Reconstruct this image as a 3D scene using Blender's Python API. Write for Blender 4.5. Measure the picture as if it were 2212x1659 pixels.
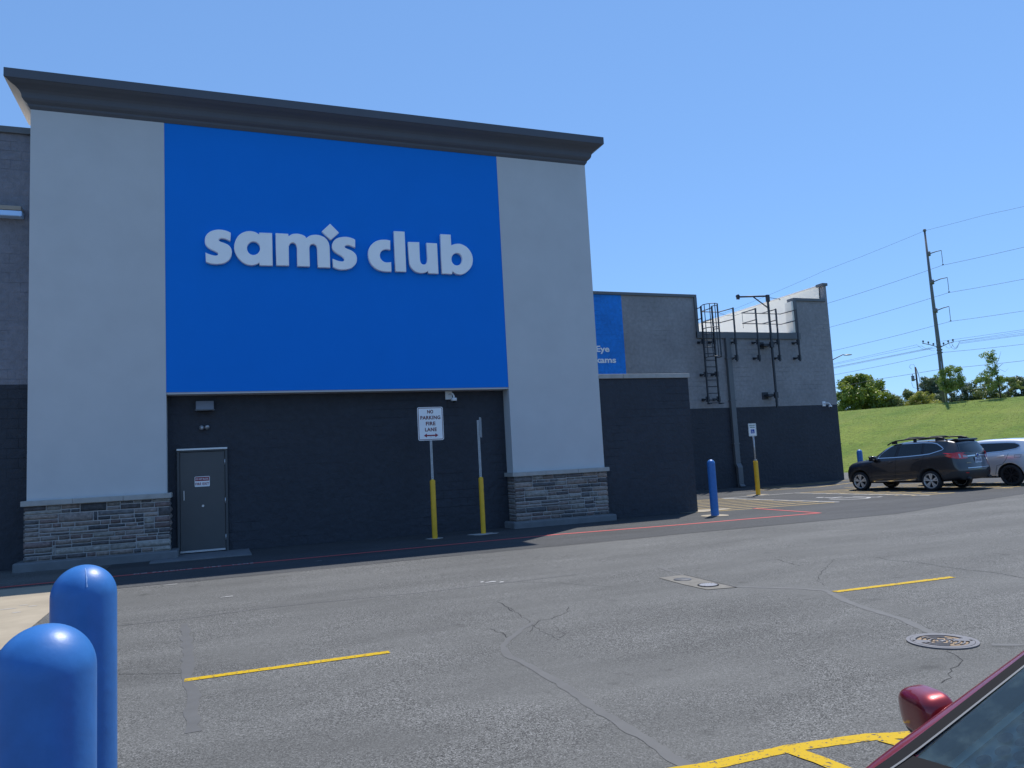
import bpy, bmesh, math, random
from mathutils import Vector, Matrix, noise
from mathutils.bvhtree import BVHTree
from mathutils.geometry import tessellate_polygon
R = math.radians
PI = math.pi
for o in list(bpy.data.objects): bpy.data.objects.remove(o)
sc = bpy.context.scene
COL = sc.collection

# ------------------------------------------------------------------ camera
cam_d = bpy.data.cameras.new('camera'); cam = bpy.data.objects.new('camera', cam_d); COL.objects.link(cam)
cr = Vector((0.93116167, -0.36066038, -0.05349792)); cu = Vector((0.01284988, -0.1141748, 0.99337757)); cf = Vector((0.36438004, 0.92568256, 0.10168075))
m = Matrix((cr, cu, -cf)).transposed().to_4x4(); m.translation = Vector((0, 0, 1.7))
cam.matrix_world = m
cam_d.sensor_fit = 'HORIZONTAL'; cam_d.sensor_width = 36.0; cam_d.lens = 1661.0 / 2212.0 * 36.0
cam_d.clip_start = 0.05; cam_d.clip_end = 3000
sc.camera = cam

# ------------------------------------------------------------------ light
SUN = Vector((0.406, 0.354, 1.0)).normalized()
EL = math.asin(SUN.z); AZ = math.atan2(SUN.x, SUN.y)
w = bpy.data.worlds.new('World'); sc.world = w; w.use_nodes = True
nt = w.node_tree; nt.nodes.clear()
sky = nt.nodes.new('ShaderNodeTexSky'); sky.sky_type = 'NISHITA'; sky.sun_disc = False
sky.sun_elevation = EL; sky.sun_rotation = AZ; sky.altitude = 1500; sky.air_density = 1.0; sky.dust_density = 0.0; sky.ozone_density = 10.0
bg = nt.nodes.new('ShaderNodeBackground'); bg.inputs[1].default_value = 0.15
wo = nt.nodes.new('ShaderNodeOutputWorld')
gm = nt.nodes.new('ShaderNodeGamma'); gm.inputs[1].default_value = 0.52   # flattens the sky like a phone camera and lifts the light on shaded walls
tn = nt.nodes.new('ShaderNodeVectorMath'); tn.operation = 'MULTIPLY'; tn.inputs[1].default_value = (1.02, 1.40, 1.86)
nt.links.new(sky.outputs[0], gm.inputs[0]); nt.links.new(gm.outputs[0], tn.inputs[0]); nt.links.new(tn.outputs[0], bg.inputs[0]); nt.links.new(bg.outputs[0], wo.inputs[0])
sd = bpy.data.lights.new('sun', 'SUN'); sd.energy = 3.8; sd.angle = R(0.53); sd.color = (1.0, 0.955, 0.89)
so = bpy.data.objects.new('sun', sd); COL.objects.link(so); so.location = SUN * 50
so.rotation_euler = SUN.to_track_quat('Z', 'Y').to_euler()
sc.view_settings.view_transform = 'Standard'; sc.view_settings.look = 'None'; sc.view_settings.gamma = 1
sc.view_settings.exposure = 0.5
sc.render.engine = 'CYCLES'

# ------------------------------------------------------------------ materials
def mat(name, col, rough=0.6, metal=0.0, spec=0.5, var=0.0, vscale=3.0, bump=0.0, bscale=40.0, coat=0.0, col2=None, bdist=0.01, emis=None):
    ma = bpy.data.materials.new(name); ma.use_nodes = True; n = ma.node_tree.nodes; l = ma.node_tree.links
    b = n['Principled BSDF']
    b.inputs['Base Color'].default_value = (*col, 1); b.inputs['Roughness'].default_value = rough
    b.inputs['Metallic'].default_value = metal; b.inputs['Specular IOR Level'].default_value = spec
    b.inputs['Coat Weight'].default_value = coat; b.inputs['Coat Roughness'].default_value = 0.04
    if var > 0 or bump > 0 or col2:
        tc = n.new('ShaderNodeTexCoord')
        if var > 0 or col2:
            t = n.new('ShaderNodeTexNoise'); t.inputs['Scale'].default_value = vscale; t.inputs['Detail'].default_value = 6; t.inputs['Roughness'].default_value = 0.6
            l.new(tc.outputs['Object'], t.inputs['Vector'])
            r = n.new('ShaderNodeValToRGB'); r.color_ramp.elements[0].position = 0.3; r.color_ramp.elements[1].position = 0.7
            c2 = col2 or tuple(min(1, c * (1 + var)) for c in col)
            c1 = col if col2 else tuple(c * (1 - var) for c in col)
            r.color_ramp.elements[0].color = (*c1, 1); r.color_ramp.elements[1].color = (*c2, 1)
            l.new(t.outputs['Fac'], r.inputs[0]); l.new(r.outputs[0], b.inputs['Base Color'])
        if bump > 0:
            t2 = n.new('ShaderNodeTexNoise'); t2.inputs['Scale'].default_value = bscale; t2.inputs['Detail'].default_value = 5
            l.new(tc.outputs['Object'], t2.inputs['Vector'])
            bp = n.new('ShaderNodeBump'); bp.inputs['Strength'].default_value = bump; bp.inputs['Distance'].default_value = bdist
            l.new(t2.outputs['Fac'], bp.inputs['Height']); l.new(bp.outputs[0], b.inputs['Normal'])
    return ma

def N(ma): return ma.node_tree.nodes, ma.node_tree.links
def block_mat(name, col, amt=0.6):
    """painted split-face masonry block in running bond"""
    ma = mat(name, col, rough=0.75); n, l = N(ma); b = n['Principled BSDF']
    tc = n.new('ShaderNodeTexCoord'); mp = n.new('ShaderNodeMapping'); mp.inputs['Rotation'].default_value = (R(-90), 0, 0)
    l.new(tc.outputs['Object'], mp.inputs['Vector'])
    br = n.new('ShaderNodeTexBrick'); br.inputs['Scale'].default_value = 1.0
    br.inputs['Brick Width'].default_value = 0.43; br.inputs['Row Height'].default_value = 0.215
    br.inputs['Mortar Size'].default_value = 0.006; br.inputs['Mortar Smooth'].default_value = 0.6
    br.inputs['Color1'].default_value = (0, 0, 0, 1); br.inputs['Color2'].default_value = (1, 1, 1, 1)
    l.new(mp.outputs[0], br.inputs['Vector'])
    no = n.new('ShaderNodeTexNoise'); no.inputs['Scale'].default_value = 7; no.inputs['Detail'].default_value = 8; no.inputs['Roughness'].default_value = 0.62
    l.new(tc.outputs['Object'], no.inputs['Vector'])
    ad = n.new('ShaderNodeMath'); ad.operation = 'MULTIPLY_ADD'; ad.inputs[1].default_value = -0.5
    jn = n.new('ShaderNodeTexNoise'); jn.inputs['Scale'].default_value = 0.8; jn.inputs['Detail'].default_value = 4; l.new(tc.outputs['Object'], jn.inputs['Vector'])
    jr = n.new('ShaderNodeMapRange'); jr.inputs[1].default_value = 0.50; jr.inputs[2].default_value = 0.70; l.new(jn.outputs['Fac'], jr.inputs[0])
    jm = n.new('ShaderNodeMath'); jm.operation = 'MULTIPLY'; l.new(br.outputs['Fac'], jm.inputs[0]); l.new(jr.outputs[0], jm.inputs[1])
    l.new(jm.outputs[0], ad.inputs[0]); l.new(no.outputs['Fac'], ad.inputs[2])
    ad2 = n.new('ShaderNodeMath'); ad2.operation = 'MULTIPLY_ADD'; ad2.inputs[1].default_value = 0.07
    l.new(br.outputs['Color'], ad2.inputs[0]); l.new(ad.outputs[0], ad2.inputs[2])
    bp = n.new('ShaderNodeBump'); bp.inputs['Strength'].default_value = 1.0; bp.inputs['Distance'].default_value = 0.055 * amt
    l.new(ad2.outputs[0], bp.inputs['Height']); l.new(bp.outputs[0], b.inputs['Normal'])
    n2 = n.new('ShaderNodeTexNoise'); n2.inputs['Scale'].default_value = 0.9; n2.inputs['Detail'].default_value = 7
    l.new(tc.outputs['Object'], n2.inputs['Vector'])
    r = n.new('ShaderNodeValToRGB'); r.color_ramp.elements[0].position = 0.3; r.color_ramp.elements[1].position = 0.75
    r.color_ramp.elements[0].color = (*[c * 0.88 for c in col], 1); r.color_ramp.elements[1].color = (*[c * 1.14 for c in col], 1)
    l.new(n2.outputs['Fac'], r.inputs[0])
    mr = n.new('ShaderNodeMapRange'); mr.inputs[1].default_value = 0.3; mr.inputs[2].default_value = 0.72; mr.inputs[3].default_value = 0.86; mr.inputs[4].default_value = 1.15
    l.new(no.outputs['Fac'], mr.inputs[0])
    jc = n.new('ShaderNodeMath'); jc.operation = 'MULTIPLY_ADD'; jc.inputs[1].default_value = -0.24; jc.inputs[2].default_value = 1.0; l.new(jm.outputs[0], jc.inputs[0])
    m5 = n.new('ShaderNodeMath'); m5.operation = 'MULTIPLY'; l.new(mr.outputs[0], m5.inputs[0]); l.new(jc.outputs[0], m5.inputs[1])
    sc5 = n.new('ShaderNodeVectorMath'); sc5.operation = 'SCALE'; l.new(r.outputs[0], sc5.inputs[0]); l.new(m5.outputs[0], sc5.inputs['Scale']); l.new(sc5.outputs[0], b.inputs['Base Color'])
    return ma

def asphalt_mat(name, dark, light, fine, mean, contrast):
    """coarse open-grained asphalt: stones of many greys with dark pits between, patches of smoother sealed surface"""
    ma = mat(name, mean, rough=0.85, spec=0.35); n, l = N(ma); b = n['Principled BSDF']
    tc = n.new('ShaderNodeTexCoord')
    v = n.new('ShaderNodeTexVoronoi'); v.inputs['Scale'].default_value = fine; v.inputs['Randomness'].default_value = 1
    l.new(tc.outputs['Object'], v.inputs['Vector'])
    sep = n.new('ShaderNodeSeparateColor'); l.new(v.outputs['Color'], sep.inputs[0])
    r = n.new('ShaderNodeValToRGB'); e = r.color_ramp.elements
    e[0].position = 0.0; e[0].color = (*dark, 1); e[1].position = 1.0; e[1].color = (*light, 1)
    k = e.new(0.22); k.color = (*[c * 0.30 for c in mean], 1); k = e.new(0.40); k.color = (*[c * 0.95 for c in mean], 1); k = e.new(0.86); k.color = (*[c * 1.5 for c in mean], 1)
    l.new(sep.outputs[0], r.inputs[0])
    # broad patches
    n1 = n.new('ShaderNodeTexNoise'); n1.inputs['Scale'].default_value = 0.55; n1.inputs['Detail'].default_value = 5; n1.inputs['Roughness'].default_value = 0.55
    n1.inputs['Distortion'].default_value = 0.6
    l.new(tc.outputs['Object'], n1.inputs['Vector'])
    mr = n.new('ShaderNodeMapRange'); mr.inputs[1].default_value = 0.40; mr.inputs[2].default_value = 0.62; mr.inputs[3].default_value = contrast; mr.inputs[4].default_value = contrast * 0.32
    l.new(n1.outputs['Fac'], mr.inputs[0])
    mx = n.new('ShaderNodeMix'); mx.data_type = 'RGBA'; mx.inputs['A'].default_value = (*mean, 1)
    l.new(mr.outputs[0], mx.inputs['Factor']); l.new(r.outputs[0], mx.inputs['B'])
    n3 = n.new('ShaderNodeTexNoise'); n3.inputs['Scale'].default_value = 0.9; n3.inputs['Detail'].default_value = 8; n3.inputs['Roughness'].default_value = 0.6
    mp = n.new('ShaderNodeMapping'); mp.inputs['Scale'].default_value = (0.35, 1.2, 1); l.new(tc.outputs['Object'], mp.inputs[0]); l.new(mp.outputs[0], n3.inputs['Vector'])
    m3 = n.new('ShaderNodeMapRange'); m3.inputs[1].default_value = 0.3; m3.inputs[2].default_value = 0.7; m3.inputs[3].default_value = 0.78; m3.inputs[4].default_value = 1.2
    l.new(n3.outputs['Fac'], m3.inputs[0])
    n4 = n.new('ShaderNodeTexNoise'); n4.inputs['Scale'].default_value = 2.3; n4.inputs['Detail'].default_value = 3; l.new(tc.outputs['Object'], n4.inputs['Vector'])
    m4 = n.new('ShaderNodeMapRange'); m4.inputs[1].default_value = 0.66; m4.inputs[2].default_value = 0.74; m4.inputs[3].default_value = 1.0; m4.inputs[4].default_value = 0.72; l.new(n4.outputs['Fac'], m4.inputs[0])
    m6 = n.new('ShaderNodeMath'); m6.operation = 'MULTIPLY'; l.new(m3.outputs[0], m6.inputs[0]); l.new(m4.outputs[0], m6.inputs[1])
    mm = n.new('ShaderNodeVectorMath'); mm.operation = 'SCALE'; l.new(mx.outputs['Result'], mm.inputs[0]); l.new(m6.outputs[0], mm.inputs['Scale'])
    l.new(mm.outputs[0], b.inputs['Base Color'])
    bp = n.new('ShaderNodeBump'); bp.inputs['Strength'].default_value = 0.55 * contrast; bp.inputs['Distance'].default_value = 0.004
    l.new(sep.outputs[0], bp.inputs['Height']); l.new(bp.outputs[0], b.inputs['Normal'])
    return ma

def paint_mat(name, col, wear=0.35, wcol=(0.06, 0.06, 0.065)):
    ma = mat(name, col, rough=0.7, spec=0.2); n, l = N(ma); b = n['Principled BSDF']
    tc = n.new('ShaderNodeTexCoord')
    t = n.new('ShaderNodeTexNoise'); t.inputs['Scale'].default_value = 26; t.inputs['Detail'].default_value = 8; t.inputs['Roughness'].default_value = 0.7
    l.new(tc.outputs['Object'], t.inputs['Vector'])
    r = n.new('ShaderNodeValToRGB'); r.color_ramp.elements[0].position = wear; r.color_ramp.elements[0].color = (*wcol, 1)
    r.color_ramp.elements[1].position = wear + 0.06; r.color_ramp.elements[1].color = (*col, 1)
    l.new(t.outputs['Fac'], r.inputs[0]); l.new(r.outputs[0], b.inputs['Base Color'])
    bp = n.new('ShaderNodeBump'); bp.inputs['Strength'].default_value = 0.35; bp.inputs['Distance'].default_value = 0.004
    t2 = n.new('ShaderNodeTexNoise'); t2.inputs['Scale'].default_value = 120; l.new(tc.outputs['Object'], t2.inputs['Vector'])
    l.new(t2.outputs['Fac'], bp.inputs['Height']); l.new(bp.outputs[0], b.inputs['Normal'])
    return ma

M = {}
M['stucco'] = mat('stucco_grey', (0.555, 0.56, 0.565), 0.9, spec=0.2, var=0.035, vscale=1.2, bump=0.25, bscale=160, bdist=0.003)
M['blue'] = mat('stucco_blue', (0.002, 0.195, 0.71), 0.8, spec=0.25, var=0.02, vscale=1.0, bump=0.25, bscale=160, bdist=0.003)
M['cornice'] = mat('cornice_paint', (0.085, 0.094, 0.115), 0.65, var=0.04, vscale=2)
M['beige'] = mat('cornice_bounce_beige', (0.36, 0.31, 0.255), 0.8)  # bounce light off the roof is put into the left cornice return's colour
M['block_grey'] = block_mat('block_grey', (0.262, 0.258, 0.262), 0.35)
M['block_left'] = block_mat('block_grey_left', (0.205, 0.205, 0.235), 0.8)
M['block_dark'] = block_mat('block_dark', (0.031, 0.036, 0.048), 0.7)
M['block_blue'] = block_mat('block_blue', (0.006, 0.21, 0.68), 0.5)
M['coping'] = mat('coping_metal', (0.12, 0.13, 0.14), 0.5, var=0.04)
M['capstone'] = mat('cap_stone', (0.40, 0.385, 0.36), 0.85, var=0.12, vscale=5, bump=0.3, bscale=60)
M['kerb'] = mat('grey_concrete', (0.15, 0.16, 0.17), 0.9, var=0.15, vscale=3, bump=0.35, bscale=70)
M['mortar'] = mat('mortar', (0.46, 0.45, 0.44), 0.95, bump=0.5, bscale=90)
M['membrane'] = mat('white_membrane', (0.95, 0.88, 0.74), 0.7, var=0.05, vscale=0.6, bump=0.6, bscale=1.1, bdist=0.12)
M['roof'] = mat('roof_membrane', (0.9, 0.86, 0.80), 0.8, var=0.06)
M['door'] = mat('door_paint', (0.070, 0.073, 0.076), 0.45, var=0.05, vscale=4)
M['frame'] = mat('door_frame_paint', (0.06, 0.065, 0.07), 0.5)
M['steel'] = mat('steel_bright', (0.55, 0.56, 0.58), 0.35, metal=0.7)
M['galv'] = mat('galvanised_steel', (0.42, 0.44, 0.46), 0.45, metal=0.5, var=0.12, vscale=20)
M['darksteel'] = mat('dark_painted_steel', (0.028, 0.033, 0.042), 0.5)
M['lampgrey'] = mat('fixture_grey', (0.2, 0.21, 0.235), 0.4)
M['white'] = mat('white_paint', (0.82, 0.83, 0.84), 0.45)
M['acrylic'] = mat('white_acrylic', (0.95, 0.95, 0.95), 0.35, var=0.03, vscale=2)
M['signwhite'] = mat('sign_sheeting', (0.84, 0.85, 0.86), 0.4, var=0.03, vscale=6)
M['maroon'] = mat('sign_maroon', (0.13, 0.008, 0.02), 0.5)
M['maroonred'] = mat('sign_red', (0.26, 0.010, 0.03), 0.5)
M['signgreen'] = mat('sign_green', (0.02, 0.13, 0.07), 0.5)
M['signblue'] = mat('sign_blue', (0.005, 0.06, 0.36), 0.5)
M['yellow'] = mat('post_yellow', (0.78, 0.43, 0.015), 0.5, var=0.08, vscale=6)
M['bollard'] = mat('bollard_blue', (0.027, 0.150, 0.43), 0.42, spec=0.5, var=0.10, vscale=11, bump=0.12, bscale=22)
M['pyellow'] = paint_mat('road_yellow', (0.50, 0.325, 0.004), 0.385)
M['pwhite'] = paint_mat('road_white', (0.46, 0.46, 0.45), 0.33)
M['pred'] = paint_mat('road_red', (0.50, 0.105, 0.10), 0.34)
M['pyellow2'] = paint_mat('road_yellow_faded', (0.50, 0.36, 0.14), 0.36)
M['crack'] = mat('crack_filler', (0.086, 0.087, 0.087), 0.7, var=0.1, vscale=5)
M['crackdark'] = mat('open_crack', (0.012, 0.012, 0.013), 0.9)
M['seam'] = mat('asphalt_seam', (0.10, 0.102, 0.105), 0.8, var=0.1, vscale=8)
M['asphalt'] = asphalt_mat('asphalt_drive', (0.012, 0.012, 0.013), (0.28, 0.28, 0.275), 125, (0.105, 0.1055, 0.101), 0.85)
M['asphalt_new'] = asphalt_mat('asphalt_lane', (0.015, 0.015, 0.015), (0.15, 0.15, 0.15), 110, (0.052, 0.054, 0.057), 0.6)
M['concrete'] = mat('sand_concrete', (0.33, 0.282, 0.21), 0.9, var=0.13, vscale=1.6, bump=0.3, bscale=80)
M['patch'] = mat('concrete_patch', (0.165, 0.155, 0.135), 0.9, var=0.2, vscale=7, bump=0.3, bscale=80)
M['iron'] = mat('cast_iron', (0.135, 0.13, 0.135), 0.5, metal=0.3, var=0.15, vscale=12, bump=0.2, bscale=90)
M['irondark'] = mat('cast_iron_dark', (0.06, 0.065, 0.075), 0.6, var=0.2, vscale=14)
M['pit'] = mat('iron_groove', (0.012, 0.012, 0.014), 0.9)
M['sand'] = mat('rusty_sand', (0.33, 0.24, 0.155), 0.95, var=0.2, vscale=30, bump=0.5, bscale=120)
M['grate'] = mat('grate_bars', (0.5, 0.5, 0.52), 0.4, metal=0.3)
M['pole_steel'] = mat('pole_steel', (0.15, 0.155, 0.165), 0.6, metal=0.2, var=0.1, vscale=1)
M['wood'] = mat('pole_wood', (0.075, 0.055, 0.045), 0.9, var=0.2, vscale=3)
M['wire'] = mat('wire', (0.10, 0.11, 0.13), 0.6)
M['bark'] = mat('bark', (0.06, 0.05, 0.04), 0.95, var=0.3, vscale=8, bump=0.6, bscale=20)
M['tyre'] = mat('tyre_rubber', (0.016, 0.016, 0.018), 0.8, bump=0.2, bscale=60)
M['rim'] = mat('alloy_rim', (0.62, 0.60, 0.57), 0.35, metal=0.5)
M['rimdark'] = mat('dark_alloy_rim', (0.025, 0.025, 0.03), 0.35, metal=0.5)
M['black'] = mat('black_plastic', (0.02, 0.021, 0.024), 0.55)
M['blacktrim'] = mat('black_gloss_trim', (0.012, 0.012, 0.014), 0.25)
M['chrome'] = mat('chrome', (0.6, 0.6, 0.62), 0.15, metal=1.0)
M['darkglass'] = mat('tinted_glass', (0.012, 0.017, 0.02), 0.04, spec=0.6)
M['suvpaint'] = mat('car_paint_dark_grey', (0.024, 0.023, 0.027), 0.35, metal=0.35, coat=1.0, var=0.03)
M['silver'] = mat('car_paint_silver', (0.68, 0.69, 0.72), 0.3, metal=0.45, coat=1.0)
M['redpaint'] = mat('car_paint_red', (0.24, 0.012, 0.018), 0.34, metal=0.45, coat=0.8, var=0.12, vscale=9)
M['lens'] = mat('red_lens', (0.62, 0.010, 0.016), 0.12, coat=1.0)
M['lensclear'] = mat('clear_lens', (0.35, 0.34, 0.38), 0.1, coat=1.0)
M['trimgrey'] = mat('rubber_trim_grey', (0.15, 0.155, 0.16), 0.5)
M['interior'] = mat('interior_dark', (0.035, 0.042, 0.048), 0.8, var=0.1)
M['shade'] = mat('sunshade_fabric', (0.22, 0.34, 0.38), 0.8, var=0.06)
M['shadedot'] = mat('sunshade_dot', (0.015, 0.035, 0.08), 0.8)
M['dash'] = mat('dashboard_grey', (0.17, 0.24, 0.25), 0.8, var=0.08)
M['mint'] = mat('sunshade_edge', (0.55, 0.88, 0.80), 0.7)
M['plate'] = mat('licence_plate', (0.52, 0.58, 0.66), 0.4)
M['platetext'] = mat('licence_text', (0.02, 0.04, 0.14), 0.5)

def glass_mat():
    ma = bpy.data.materials.new('windscreen_glass'); ma.use_nodes = True; n, l = N(ma); n.clear()
    o = n.new('ShaderNodeOutputMaterial'); t = n.new('ShaderNodeBsdfTransparent'); t.inputs[0].default_value = (0.72, 0.88, 0.90, 1)
    g = n.new('ShaderNodeBsdfGlossy'); g.inputs['Roughness'].default_value = 0.03; g.inputs[0].default_value = (1, 1, 1, 1)
    d = n.new('ShaderNodeBsdfDiffuse'); d.inputs[0].default_value = (0.27, 0.40, 0.40, 1)
    tc = n.new('ShaderNodeTexCoord'); no = n.new('ShaderNodeTexNoise'); no.inputs['Scale'].default_value = 14; no.inputs['Detail'].default_value = 8; no.inputs['Roughness'].default_value = 0.7
    l.new(tc.outputs['Object'], no.inputs['Vector'])
    mr = n.new('ShaderNodeMapRange'); mr.inputs[1].default_value = 0.45; mr.inputs[2].default_value = 0.8; mr.inputs[3].default_value = 0.07; mr.inputs[4].default_value = 0.20
    l.new(no.outputs['Fac'], mr.inputs[0])
    m0 = n.new('ShaderNodeMixShader'); l.new(mr.outputs[0], m0.inputs[0]); l.new(t.outputs[0], m0.inputs[1]); l.new(d.outputs[0], m0.inputs[2])
    f = n.new('ShaderNodeFresnel'); f.inputs[0].default_value = 1.52
    m1 = n.new('ShaderNodeMixShader'); l.new(f.outputs[0], m1.inputs[0]); l.new(m0.outputs[0], m1.inputs[1]); l.new(g.outputs[0], m1.inputs[2])
    l.new(m1.outputs[0], o.inputs[0])
    return ma
M['glass'] = glass_mat()

def stone_mat():
    ma = mat('ledge_stone', (0.2, 0.18, 0.16), 0.9); n, l = N(ma); b = n['Principled BSDF']
    a = n.new('ShaderNodeAttribute'); a.attribute_name = 'stone'
    tc = n.new('ShaderNodeTexCoord'); t = n.new('ShaderNodeTexNoise'); t.inputs['Scale'].default_value = 12; t.inputs['Detail'].default_value = 7; t.inputs['Roughness'].default_value = 0.65
    l.new(tc.outputs['Object'], t.inputs['Vector'])
    mr = n.new('ShaderNodeMapRange'); mr.inputs[1].default_value = 0.3; mr.inputs[2].default_value = 0.7; mr.inputs[3].default_value = 0.6; mr.inputs[4].default_value = 1.45
    l.new(t.outputs['Fac'], mr.inputs[0])
    s = n.new('ShaderNodeVectorMath'); s.operation = 'SCALE'; l.new(a.outputs['Color'], s.inputs[0]); l.new(mr.outputs[0], s.inputs['Scale'])
    l.new(s.outputs[0], b.inputs['Base Color'])
    bp = n.new('ShaderNodeBump'); bp.inputs['Strength'].default_value = 0.9; bp.inputs['Distance'].default_value = 0.025
    l.new(t.outputs['Fac'], bp.inputs['Height']); l.new(bp.outputs[0], b.inputs['Normal'])
    return ma
M['stone'] = stone_mat()

def leaf_mat(name, c1, c2):
    ma = bpy.data.materials.new(name); ma.use_nodes = True; n, l = N(ma); n.clear()
    o = n.new('ShaderNodeOutputMaterial'); a = n.new('ShaderNodeAttribute'); a.attribute_name = 'tint'
    r = n.new('ShaderNodeValToRGB'); r.color_ramp.elements[0].color = (*c1, 1); r.color_ramp.elements[1].color = (*c2, 1)
    l.new(a.outputs['Fac'], r.inputs[0])
    d = n.new('ShaderNodeBsdfDiffuse'); l.new(r.outputs[0], d.inputs[0])
    t = n.new('ShaderNodeBsdfTranslucent'); l.new(r.outputs[0], t.inputs[0])
    m1 = n.new('ShaderNodeMixShader'); m1.inputs[0].default_value = 0.35; l.new(d.outputs[0], m1.inputs[1]); l.new(t.outputs[0], m1.inputs[2])
    g = n.new('ShaderNodeBsdfGlossy'); g.inputs['Roughness'].default_value = 0.45
    m2 = n.new('ShaderNodeMixShader'); m2.inputs[0].default_value = 0.05; l.new(m1.outputs[0], m2.inputs[1]); l.new(g.outputs[0], m2.inputs[2])
    l.new(m2.outputs[0], o.inputs[0]); return ma
M['leaf_big'] = leaf_mat('leaf_maple', (0.085, 0.15, 0.022), (0.36, 0.42, 0.05))
M['leaf_mid'] = leaf_mat('leaf_shrub', (0.12, 0.165, 0.05), (0.30, 0.34, 0.09))
M['leaf_yel'] = leaf_mat('leaf_yellow', (0.17, 0.20, 0.035), (0.46, 0.45, 0.08))
M['leaf_dark'] = leaf_mat('leaf_dark', (0.06, 0.095, 0.055), (0.17, 0.22, 0.10))
M['blade'] = leaf_mat('grass_blade', (0.09, 0.14, 0.010), (0.24, 0.27, 0.04))
M['rubber'] = mat('seal_rubber', (0.010, 0.010, 0.012), 0.8, spec=0.15)
M['leaf_young'] = leaf_mat('leaf_young', (0.12, 0.20, 0.035), (0.33, 0.41, 0.09))

def grass_mat():
    ma = mat('lawn_grass', (0.1, 0.14, 0.03), 0.9, spec=0.2); n, l = N(ma); b = n['Principled BSDF']
    tc = n.new('ShaderNodeTexCoord')
    a = n.new('ShaderNodeTexNoise'); a.inputs['Scale'].default_value = 0.22; a.inputs['Detail'].default_value = 6
    l.new(tc.outputs['Object'], a.inputs['Vector'])
    r = n.new('ShaderNodeValToRGB'); r.color_ramp.elements[0].position = 0.32; r.color_ramp.elements[1].position = 0.7
    r.color_ramp.elements[0].color = (0.075, 0.13, 0.010, 1); r.color_ramp.elements[1].color = (0.14, 0.18, 0.024, 1)
    l.new(a.outputs['Fac'], r.inputs[0])
    c = n.new('ShaderNodeTexNoise'); c.inputs['Scale'].default_value = 3.2; c.inputs['Detail'].default_value = 10; c.inputs['Roughness'].default_value = 0.75
    l.new(tc.outputs['Object'], c.inputs['Vector'])
    mr = n.new('ShaderNodeMapRange'); mr.inputs[1].default_value = 0.3; mr.inputs[2].default_value = 0.7; mr.inputs[3].default_value = 0.5; mr.inputs[4].default_value = 1.6
    l.new(c.outputs['Fac'], mr.inputs[0])
    s = n.new('ShaderNodeVectorMath'); s.operation = 'SCALE'; l.new(r.outputs[0], s.inputs[0]); l.new(mr.outputs[0], s.inputs['Scale'])
    # mower tracks running up the bank
    mp = n.new('ShaderNodeMapping'); mp.inputs['Rotation'].default_value = (0, 0, R(63)); l.new(tc.outputs['Object'], mp.inputs[0])
    wv = n.new('ShaderNodeTexWave'); wv.inputs['Scale'].default_value = 0.045; wv.inputs['Distortion'].default_value = 1.2; wv.inputs['Detail'].default_value = 3; wv.inputs['Detail Scale'].default_value = 3
    l.new(mp.outputs[0], wv.inputs[0])
    rw = n.new('ShaderNodeMapRange'); rw.inputs[1].default_value = 0.86; rw.inputs[2].default_value = 1.0; rw.inputs[3].default_value = 0; rw.inputs[4].default_value = 0.22; l.new(wv.outputs['Fac'], rw.inputs[0])
    mx = n.new('ShaderNodeMix'); mx.data_type = 'RGBA'; mx.inputs['B'].default_value = (0.21, 0.22, 0.05, 1)
    l.new(rw.outputs[0], mx.inputs['Factor']); l.new(s.outputs[0], mx.inputs['A']); l.new(mx.outputs['Result'], b.inputs['Base Color'])
    bp = n.new('ShaderNodeBump'); bp.inputs['Strength'].default_value = 0.8; bp.inputs['Distance'].default_value = 0.12
    l.new(c.outputs['Fac'], bp.inputs['Height']); l.new(bp.outputs[0], b.inputs['Normal'])
    return ma
M['grass'] = grass_mat()

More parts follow.
